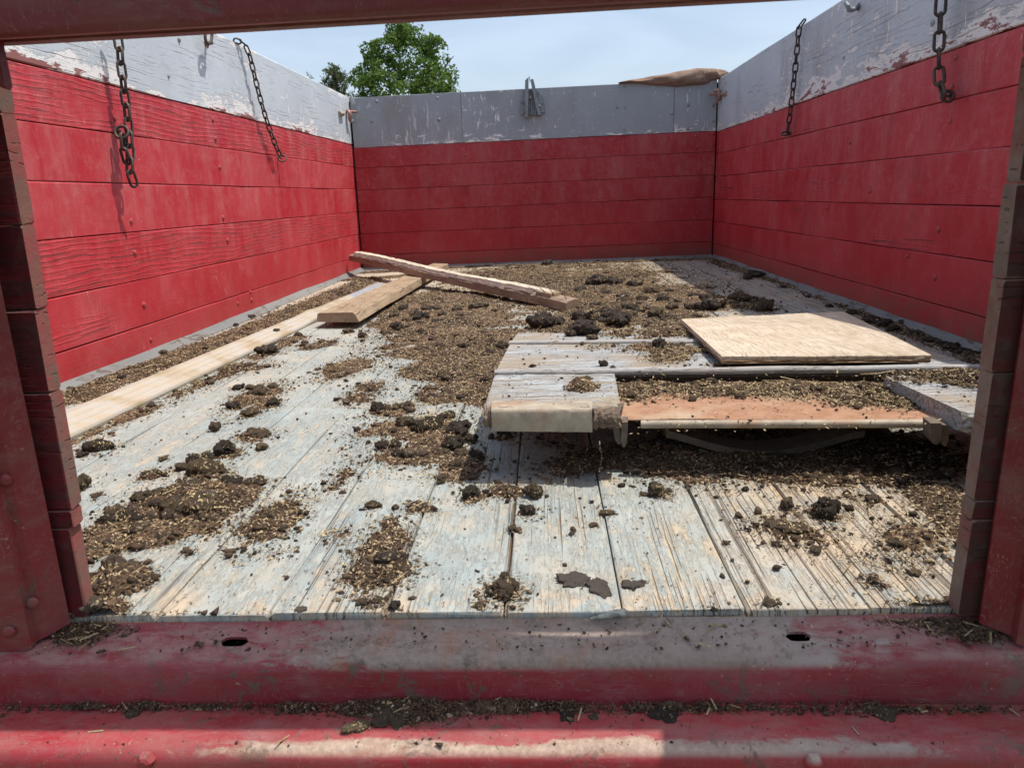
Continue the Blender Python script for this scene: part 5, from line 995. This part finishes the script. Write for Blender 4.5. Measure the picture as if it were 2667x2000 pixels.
# ------------------------------------------------------------------ loose litter: chaff, crumbs and straw (nobody could count it)
g = G('chaff_and_crumbs', 0.85, 0.15); v = g.obj(False); an_ = g.nd('ShaderNodeAttribute', attribute_type='GEOMETRY', attribute_name='Col'); ca, isf = an_.outputs['Color'], an_.outputs['Alpha']
nn = g.noise(v, 260.0, 4.0, 0.7)
wv_ = g.nd('ShaderNodeVectorMath', {0: v, 1: g.nd('ShaderNodeVectorMath', {0: g.nd('ShaderNodeTexNoise', {'Vector': v, 'Scale': 130.0}).outputs['Color'], 3: .006}, operation='SCALE').outputs[0]}, operation='ADD').outputs[0]
def cells(sc, mp3):
    vo = g.nd('ShaderNodeTexVoronoi', {'Vector': g.map(wv_, mp3), 'Scale': sc}); q = g.xyz(vo.outputs['Color']); return vo.outputs['Distance'], q[0], q[1]
d1, r1, r2 = cells(230.0, (1, .55, 1)); d2, q1, q2 = cells(210.0, (.5, 1, 1))
pick = g.mul(g.ss(d1, .38, .5, 1.0, 0.0), g.ss(r1, .76, .80)); pick2 = g.mul(g.ss(d2, .38, .5, 1.0, 0.0), g.ss(q1, .80, .84)); dk = g.ss(r2, .30, .22)
dk = g.ss(r2, .22, .34, 1.0, 0.0)
grain = g.mix(g.mul(dk, .65), ca, (.035, .025, .018)); grain = g.mix(g.mx(g.mul(pick, .9), g.mul(pick2, .75)), grain, g.mix(q2, (.36, .25, .14), (.66, .53, .34)))
flat_ = g.mix(g.mul(g.ss(nn, .3, .7), .45), ca, g.mix(0.55, ca, (0.02, 0.014, 0.01)))
hh_ = g.add(nn, g.mul(g.mth('SUBTRACT', 1.0, isf), g.add(g.mul(d1, -1.1), g.mul(d2, -.8))))
M_lit = g.fin(g.mix(isf, grain, flat_), g.bump(hh_, 1.0, .004), .85)
ICO = None
def ico():
    bm = bmesh.new(); bmesh.ops.create_icosphere(bm, subdivisions=1, radius=1.0); V = np.array([q.co[:] for q in bm.verts]); Fi = np.array([[q.index for q in f.verts] for f in bm.faces]); bm.free(); return V, Fi
def litter(name, label, x0, x1, y0, y1, dens, zf, seed, cell, nfl, ncr, straws, thr=.50, hmax=.012, mat_sheet=True, fl_scale=1.0, bright=0.0, cat='litter', dustn=0, clods=0):
    r = np.random.RandomState(seed); Vs, Fs, Cs = [], [], []; off = 0
    if mat_sheet:
        nx, ny = int((x1-x0)/cell)+1, int((y1-y0)/cell)+1; X, Y = np.meshgrid(np.linspace(x0, x1, nx), np.linspace(y0, y1, ny)); X = X.ravel(); Y = Y.ravel()
        X = X+r.uniform(-.3, .3, X.shape)*cell; Y = Y+r.uniform(-.3, .3, Y.shape)*cell
        D = dens(X, Y); z = np.clip(D-thr, -.05, .8)*hmax*(1.6+2.2*np.clip(fbm2(X*7, Y*7, 3, 41)-.45, 0, 1)*np.clip((D-.8)*5, 0, 1))*(.45+1.1*fbm2(X*45, Y*45, 3, 3))+np.clip((D-thr)*6, 0, 1)*(fbm2(X*150, Y*150, 2, 5)-.35)*.0065
        Z = zf(X, Y)+np.where(D > thr, np.maximum(z, .0004), -.0035)
        ok = D > thr-.06; ij = np.arange(nx*ny).reshape(ny, nx); q = np.stack([ij[:-1, :-1], ij[:-1, 1:], ij[1:, 1:], ij[1:, :-1]], -1).reshape(-1, 4)
        q = q[(ok[q].sum(1) >= 3)]; use = np.zeros(nx*ny, bool); use[q.ravel()] = True; mp_ = np.cumsum(use)-1
        t = fbm2(X*70, Y*70, 3, 8)[:, None]; u = fbm2(X*230, Y*230, 2, 12)[:, None]; k = (fbm2(X*3.5, Y*3.5, 3, 33)*.5+fbm2(X*14, Y*14, 3, 35)*.5)[:, None]
        col = np.array([.066, .043, .030])*(1-t)+np.array([.18, .115, .070])*t; col = col*(.65+.75*u)*np.clip(-.55+3.0*k, .30, 1.6)
        Vs.append(np.stack([X, Y, Z], 1)[use]); Cs.append(np.concatenate([col[use], np.zeros((use.sum(), 1))], 1)); qq = mp_[q]; Fs.append(np.concatenate([qq[:, [0, 1, 2]], qq[:, [0, 2, 3]]])); off += use.sum()
    def sample(n, pw=1.0, floor=0.0):
        out = []; tot = 0
        while tot < n:
            X = r.uniform(x0, x1, n*2); Y = y0+(y1-y0)*r.uniform(0, 1, n*2)**1.25; D = np.clip(dens(X, Y), 0, 1); k = r.uniform(0, 1, n*2) < np.maximum(D**pw, floor); out.append(np.stack([X[k], Y[k], D[k]], 1)); tot += k.sum()
            if len(out) > 12: break
        return np.concatenate(out)[:n]
    # flakes
    s = sample(nfl, 1.3, .006); n = len(s); hs = np.clip(s[:, 2]-thr, 0, .7)*hmax*1.5
    P = np.stack([s[:, 0], s[:, 1], zf(s[:, 0], s[:, 1])+hs+r.uniform(.0008, .004, n)], 1); a = r.uniform(0, 6.283, n); tl = r.normal(0, .35, (n, 2))
    L = r.uniform(.0014, .0042, n)*fl_scale; Wd = L*r.uniform(.18, .45, n)
    d = np.stack([np.cos(a), np.sin(a), tl[:, 0]], 1); e = np.stack([-np.sin(a), np.cos(a), tl[:, 1]], 1)
    V = np.stack([P-d*L[:, None], P-e*Wd[:, None]*1.0, P+d*L[:, None], P+e*Wd[:, None]*1.0+np.array([0, 0, .0006])], 1).reshape(-1, 3)
    t = r.uniform(0, 1, (n, 1)); kind = r.uniform(0, 1, (n, 1)); col = np.where(kind < .27+bright, np.array([.46, .34, .19])*(1-t)+np.array([.70, .57, .36])*t, np.where(kind < .80, np.array([.13, .082, .050])*(1-t)+np.array([.26, .165, .10])*t, np.array([.055, .04, .03])*(1-t)+np.array([.10, .07, .05])*t))
    b = np.arange(n)[:, None]*4+off; Fs.append(np.concatenate([b+np.array([0, 1, 2]), b+np.array([0, 2, 3])])); Vs.append(V); Cs.append(np.repeat(col, 4, 0)); off += 4*n
    if dustn:                                             # fine brown dust and fibres thinning out over the surface
        s = sample(dustn, .75, .035); n = len(s); P = np.stack([s[:, 0], s[:, 1], zf(s[:, 0], s[:, 1])+np.clip(s[:, 2]-thr, 0, .7)*hmax*1.2+r.uniform(.0006, .0016, n)], 1); a = r.uniform(0, 6.283, n); L = r.uniform(.0007, .0019, n); Wd = L*r.uniform(.4, .9, n)
        d = np.stack([np.cos(a), np.sin(a), r.normal(0, .2, n)], 1); e = np.stack([-np.sin(a), np.cos(a), r.normal(0, .2, n)], 1)
        V = np.stack([P-d*L[:, None], P-e*Wd[:, None], P+d*L[:, None], P+e*Wd[:, None]], 1).reshape(-1, 3); t = r.uniform(0, 1, (n, 1)); col = np.where(r.uniform(0, 1, (n, 1)) < .25, np.array([.30, .22, .13])*(1-t)+np.array([.45, .36, .22])*t, np.array([.065, .045, .03])*(1-t)+np.array([.20, .135, .085])*t)
        b = np.arange(n)[:, None]*4+off; Fs.append(np.concatenate([b+np.array([0, 1, 2]), b+np.array([0, 2, 3])])); Vs.append(V); Cs.append(np.repeat(col, 4, 0)); off += 4*n
    # crumbs
    iv, fi = ico(); s = sample(ncr, 1.1, .010); n = len(s); hs = np.clip(s[:, 2]-thr, 0, .7)*hmax*1.5; sz = r.uniform(.0010, .0032, n)*np.where(r.uniform(0, 1, n) < .10, r.uniform(1.4, 2.5, n), 1)*fl_scale
    jit = r.uniform(.45, 1.5, (n, len(iv), 1)); V = (iv[None]*jit*sz[:, None, None]*np.stack([r.uniform(.9, 1.7, n), np.ones(n), r.uniform(.5, .9, n)], 1)[:, None, :]); an = r.uniform(0, 6.28, n); ca_, sa_ = np.cos(an)[:, None], np.sin(an)[:, None]
    V = np.stack([V[:, :, 0]*ca_-V[:, :, 1]*sa_, V[:, :, 0]*sa_+V[:, :, 1]*ca_, V[:, :, 2]], 2)+np.stack([s[:, 0], s[:, 1], zf(s[:, 0], s[:, 1])+hs+sz*.5], 1)[:, None, :]
    t = r.uniform(0, 1, (n, 1)); col = np.where((r.uniform(0, 1, (n, 1)) < .22+bright*.5) & (sz[:, None] < .0034), np.array([.22, .16, .09])*(1-t)+np.array([.42, .32, .18])*t, np.array([.045, .032, .024])*(1-t)+np.array([.14, .095, .06])*t)
    b = (np.arange(n)[:, None, None]*len(iv)+off); Fs.append((fi[None]+b).reshape(-1, 3)); Vs.append(V.reshape(-1, 3)); Cs.append(np.repeat(col, len(iv), 0)); off += n*len(iv)
    if clods:                                             # dark crumbly clods too many and too small to count
        shp = []; bv, bf = ball(2)
        for q in range(8):
            oo = r.uniform(0, 50, 3); shp.append(bv*(1+1.0*(fbm(bv*1.5+oo, 3, q)-.5)-1.0*np.abs(fbm(bv*3.4+oo, 3, q+5)-.5)+.5*(fbm(bv*9+oo, 2, q+8)-.5))[:, None]*np.array([1.15, 1, .72]))
        shp = np.array(shp); s = sample(clods*5, 2.0, 0); pr = np.clip(fbm2(s[:, 0]*5, s[:, 1]*5, 3, 61)-.42, 0, 1)*np.clip((s[:, 2]-.45)*3, 0, 1)+.004; s = s[r.choice(len(s), clods, False, pr/pr.sum())]; n = len(s); sz = r.uniform(.0035, .0075, n)*np.where(r.uniform(0, 1, n) < .28, r.uniform(1.3, 2.3, n), 1)
        V = shp[r.randint(0, 8, n)]*sz[:, None, None]; an = r.uniform(0, 6.28, n); ca_, sa_ = np.cos(an)[:, None], np.sin(an)[:, None]
        V = np.stack([V[:, :, 0]*ca_-V[:, :, 1]*sa_, V[:, :, 0]*sa_+V[:, :, 1]*ca_, V[:, :, 2]], 2)+np.stack([s[:, 0], s[:, 1], zf(s[:, 0], s[:, 1])+np.clip(s[:, 2]-thr, 0, .7)*hmax+sz*.45], 1)[:, None, :]
        t = r.uniform(0, 1, (n, 1)); col = np.array([.038, .029, .024])*(1-t)+np.array([.125, .09, .064])*t; b = np.arange(n)[:, None, None]*len(bv)+off
        Fs.append((bf[None]+b).reshape(-1, 3)); Vs.append(V.reshape(-1, 3)); Cs.append(np.concatenate([np.repeat(col, len(bv), 0), np.full((n*len(bv), 1), .35)], 1)); off += n*len(bv)
    # straws
    if straws:
        s = sample(straws, .7, .05); n = len(s); a = r.uniform(0, 6.28, n); L = r.uniform(.006, .022, n)*fl_scale; wd = r.uniform(.0005, .0010, n); P = np.stack([s[:, 0], s[:, 1], zf(s[:, 0], s[:, 1])+np.clip(s[:, 2]-thr, 0, .7)*hmax*1.5+.003], 1)
        d = np.stack([np.cos(a), np.sin(a), r.normal(0, .15, n)], 1)*L[:, None]; e = np.stack([-np.sin(a), np.cos(a), np.zeros(n)], 1)*wd[:, None]; h = np.array([0, 0, .0011])
        V = np.stack([P-d-e, P-d+e, P-d+h, P+d-e, P+d+e, P+d+h], 1).reshape(-1, 3); t = r.uniform(0, 1, (n, 1)); col = np.array([.34, .24, .12])*(1-t)+np.array([.58, .47, .27])*t
        b = np.arange(n)[:, None, None]*6+off; tri = np.array([[0, 3, 5], [0, 5, 2], [1, 2, 5], [1, 5, 4]]); Fs.append((tri[None]+b).reshape(-1, 3)); Vs.append(V); Cs.append(np.repeat(col, 6, 0)); off += 6*n
    Cs = [c_ if c_.shape[1] == 4 else np.concatenate([c_, np.ones((len(c_), 1))], 1) for c_ in Cs]; o = raw_mesh(name, np.concatenate(Vs), np.concatenate(Fs), np.concatenate(Cs), M_lit); return tag(o, label, cat, kind='stuff')
def patches(lst, z=0.0, U=None, amp=.55, seed=0, sc=14.0):
    E = []
    for (x, y, rx, ry, s_) in lst:                    # patches measured in the photograph, turned into ellipses on the surface
        c_ = at(x*S, y*S, z) if z < .05 else rd(x, y, z); a = rx*S/F*depth(c_); b = abs(at(x*S, (y+ry)*S, z)[1]-at(x*S, (y-ry)*S, z)[1])/2; E.append((c_[0], c_[1], a, b, s_))
    def f(X, Y):
        D = np.zeros_like(X)
        for (cx, cy, a, b, s_) in E:
            q = np.sqrt(((X-cx)/a)**2+((Y-cy)/b)**2); D = np.maximum(D, s_*np.clip(1.28-q*.68, 0, 1))
        n = fbm2(X*sc, Y*sc, 5, seed+1, .62)-.5; n2 = fbm2(X*3.2, Y*3.2, 3, seed+7)-.5
        return np.where(D > .01, D+(amp*2.1*n+amp*.8*n2)*np.clip(D*2.5, 0, 1), 0)
    return f
def capsule(pts, wd, s_, z=0.0):
    P = [at(x*S, y*S, z)[:2] for x, y in pts]
    def f(X, Y):
        D = np.zeros_like(X)
        for a, b in zip(P, P[1:]):
            d = b-a; t = np.clip(((X-a[0])*d[0]+(Y-a[1])*d[1])/(d@d), 0, 1); q = np.hypot(X-a[0]-t*d[0], Y-a[1]-t*d[1])/wd; D = np.maximum(D, s_*np.clip(1.3-q*.8, 0, 1))
        n = fbm2(X*16, Y*16, 5, 4, .62)-.5
        return np.where(D > .01, D+.75*n*np.clip(D*2.5, 0, 1), 0)
    return f
FL = [(1130, 596, 150, 24, .85), (1300, 592, 120, 20, .80), (1210, 615, 210, 26, .95), (1330, 630, 150, 24, .95), (1430, 626, 70, 20, .8), (1480, 645, 70, 18, .95), (1570, 660, 70, 12, .95), (1350, 668, 130, 24, 1.0), (1440, 690, 60, 22, 1.0), (1260, 700, 90, 18, .95), (1180, 660, 60, 18, .6),
      (960, 655, 110, 26, 1.0), (870, 690, 60, 22, .9), (1000, 690, 110, 28, 1.0), (960, 730, 120, 30, 1.0), (1040, 740, 80, 30, .95), (900, 760, 75, 18, .8), (1010, 780, 90, 34, 1.0), (1050, 800, 50, 30, .95), (930, 800, 70, 16, .65), (1040, 840, 50, 28, .95), (960, 775, 60, 20, .8),
      (755, 790, 50, 18, .85), (730, 805, 46, 14, .75), (680, 745, 36, 9, .8), (540, 795, 60, 10, .65), (800, 838, 34, 13, .75), (790, 858, 46, 16, .7), (985, 848, 56, 22, .85), (940, 870, 30, 10, .5), (930, 850, 36, 14, .8),
      (555, 858, 42, 26, .8), (545, 885, 40, 22, .75), (555, 942, 34, 13, .8), (845, 888, 60, 18, .7), (900, 925, 110, 30, .75), (840, 935, 60, 18, .55), (950, 960, 70, 38, .9), (990, 1000, 55, 28, .9), (885, 990, 90, 24, .8), (800, 945, 50, 16, .5), (820, 960, 56, 18, .6), (745, 1020, 36, 34, .62), (1100, 880, 40, 12, .5),
      (400, 1085, 110, 40, 1.0), (330, 1115, 80, 34, .85), (470, 1085, 90, 38, .95), (300, 1150, 110, 26, .85), (230, 1160, 60, 36, .9), (400, 1120, 90, 34, .8), (590, 1120, 56, 50, .85), (560, 1150, 40, 20, .6), (265, 1252, 58, 26, .88), (815, 1230, 62, 40, .98), (828, 1180, 52, 42, .85), (840, 1140, 26, 26, .7), (750, 1155, 46, 15, .6), (600, 1195, 26, 12, .5), (200, 1190, 30, 40, .8),
      (905, 1098, 34, 15, .75), (1085, 1065, 60, 20, .75), (1090, 1055, 30, 12, .9), (808, 1300, 36, 12, .7), (1080, 1275, 36, 26, .7), (1050, 1308, 20, 8, .6), (1160, 1100, 20, 8, .3),
      (1420, 985, 200, 36, .9), (1650, 985, 260, 44, 1.0), (1900, 985, 160, 42, 1.0), (1250, 1010, 90, 22, .62), (1560, 1022, 160, 14, .62), (1800, 1028, 150, 18, .85), (1950, 1035, 90, 16, .8), (1180, 960, 60, 30, .5),
      (2030, 1090, 60, 40, .85), (2060, 1130, 40, 60, .75), (1960, 1160, 110, 40, .52), (1860, 1085, 40, 18, .6), (1750, 1125, 50, 16, .55), (1900, 1190, 80, 34, .40), (1690, 1135, 60, 12, .4), (1740, 1160, 50, 10, .5), (1920, 1080, 30, 14, .5), (1885, 1258, 24, 12, .7), (1420, 1068, 30, 16, .6), (1300, 1090, 30, 10, .4)]
fl_p = patches(FL, 0.0); caps = [capsule([(135, 862), (420, 760), (600, 690), (700, 645), (800, 605)], .085, .95), capsule([(150, 955), (330, 880), (560, 770), (640, 730)], .05, .62), capsule([(1545, 566), (1700, 612), (1830, 655), (1960, 710), (2080, 755), (2150, 785)], .055, .9), capsule([(1700, 612), (1830, 660), (2000, 735)], .05, .5), capsule([(790, 590), (1000, 578), (1230, 570), (1530, 560)], .05, .8), capsule([(760, 605), (860, 598), (960, 590)], .07, .85), capsule([(195, 1325), (240, 1318)], .02, .9), capsule([(200, 1332), (700, 1331), (1300, 1330), (2070, 1322)], .006, .52), capsule([(1960, 1318), (2070, 1312)], .015, .7)]
def fdens(X, Y):
    D = fl_p(X, Y)
    for c_ in caps: D = np.maximum(D, c_(X, Y))
    n = None
    for (cx, cy, s_) in NEAR:                             # crumbs fallen round each clump
        k = np.where((np.abs(X-cx) < 3*s_) & (np.abs(Y-cy) < 3*s_))[0]
        if len(k): q = np.hypot(X[k]-cx, Y[k]-cy)/s_; D[k] = np.maximum(D[k], (.60 if s_ > .016 else .34)*np.clip(1.35-q*.55, 0, 1)+.5*(fbm2(X[k]*40, Y[k]*40, 3, 51)-.5)*(q < 2.2))
    return D
zero = lambda X, Y: np.zeros_like(X)
litter('floor_litter', 'brown chaff, straw flakes and dung crumbs strewn over the grey floor boards', -1.2, 1.2, YF+.002, YB-.01, fdens, zero, 5, .0075, 230000, 34000, 700, bright=.06, dustn=170000, clods=1500)
rp = patches([(1400, 752, 60, 10, .9), (1470, 758, 70, 12, .85), (1440, 720, 60, 9, .95), (1340, 722, 40, 8, .6), (1440, 775, 40, 12, .8), (1330, 750, 50, 7, .45), (1490, 720, 30, 12, .8), (1258, 838, 26, 9, 1.0), (2040, 815, 90, 14, .85), (2090, 820, 40, 18, .8), (1545, 735, 25, 20, .6), (1380, 735, 30, 4, .5), (1560, 790, 30, 4, .45)], ZT, None, .5, 3, 22)
litter('ramp_litter', 'chaff and dung crumbs scattered over the boards of the ramp panel', -.01, 1.0, 1.05, 2.0, rp, lambda X, Y: zr_at(Y, .0005), 6, .005, 9000, 1500, 60, bright=.1, dustn=6000)
tp_ = patches([(1400, 838, 80, 18, 1.0), (1560, 840, 140, 18, 1.0), (1720, 838, 130, 20, 1.0), (1860, 850, 100, 26, 1.0), (1930, 868, 50, 16, .9), (1350, 850, 30, 16, .9), (1390, 858, 40, 10, .7)], pz, None, .35, 4, 22)
litter('tray_litter', 'chaff drifted against the back of the rusty tray', .19, .84, 1.02, 1.42, tp_, lambda X, Y: zr_at(Y, pz-ZT+.0006), 7, .004, 15000, 1800, 60, bright=.14)
lp = patches([(700, 1530, 120, 10, .7), (900, 1532, 170, 18, 1.0), (880, 1550, 90, 18, .9), (1100, 1528, 160, 14, .95), (1400, 1530, 200, 9, .62), (1700, 1530, 250, 9, .55), (2000, 1535, 200, 8, .5), (300, 1526, 300, 7, .55), (770, 1545, 50, 12, .6)], -.0655, None, .5, 9, 30)
litter('ledge_litter', 'dark dung crumbs packed in the crease between sill and bumper', -.6, .75, .575, .634, lp, lambda X, Y: np.full_like(X, -.0655), 8, .003, 6500, 1500, 20, hmax=.007, fl_scale=.5, bright=-.28)  # mostly dark pieces, few pale flakes
sp_ = patches([(220, 1352, 60, 16, .95), (180, 1375, 40, 16, .8), (280, 1345, 40, 8, .6), (2060, 1350, 70, 18, .6), (2100, 1370, 50, 14, .7), (1960, 1345, 60, 10, .4)], -.0125, None, .5, 10, 30)
litter('sill_litter', 'grey dust and chaff gathered on the sill at the feet of the door posts', -.55, .60, .65, .70, sp_, lambda X, Y: np.full_like(X, -.0118), 9, .003, 3500, 900, 30, hmax=.006, fl_scale=.55, bright=-.2)
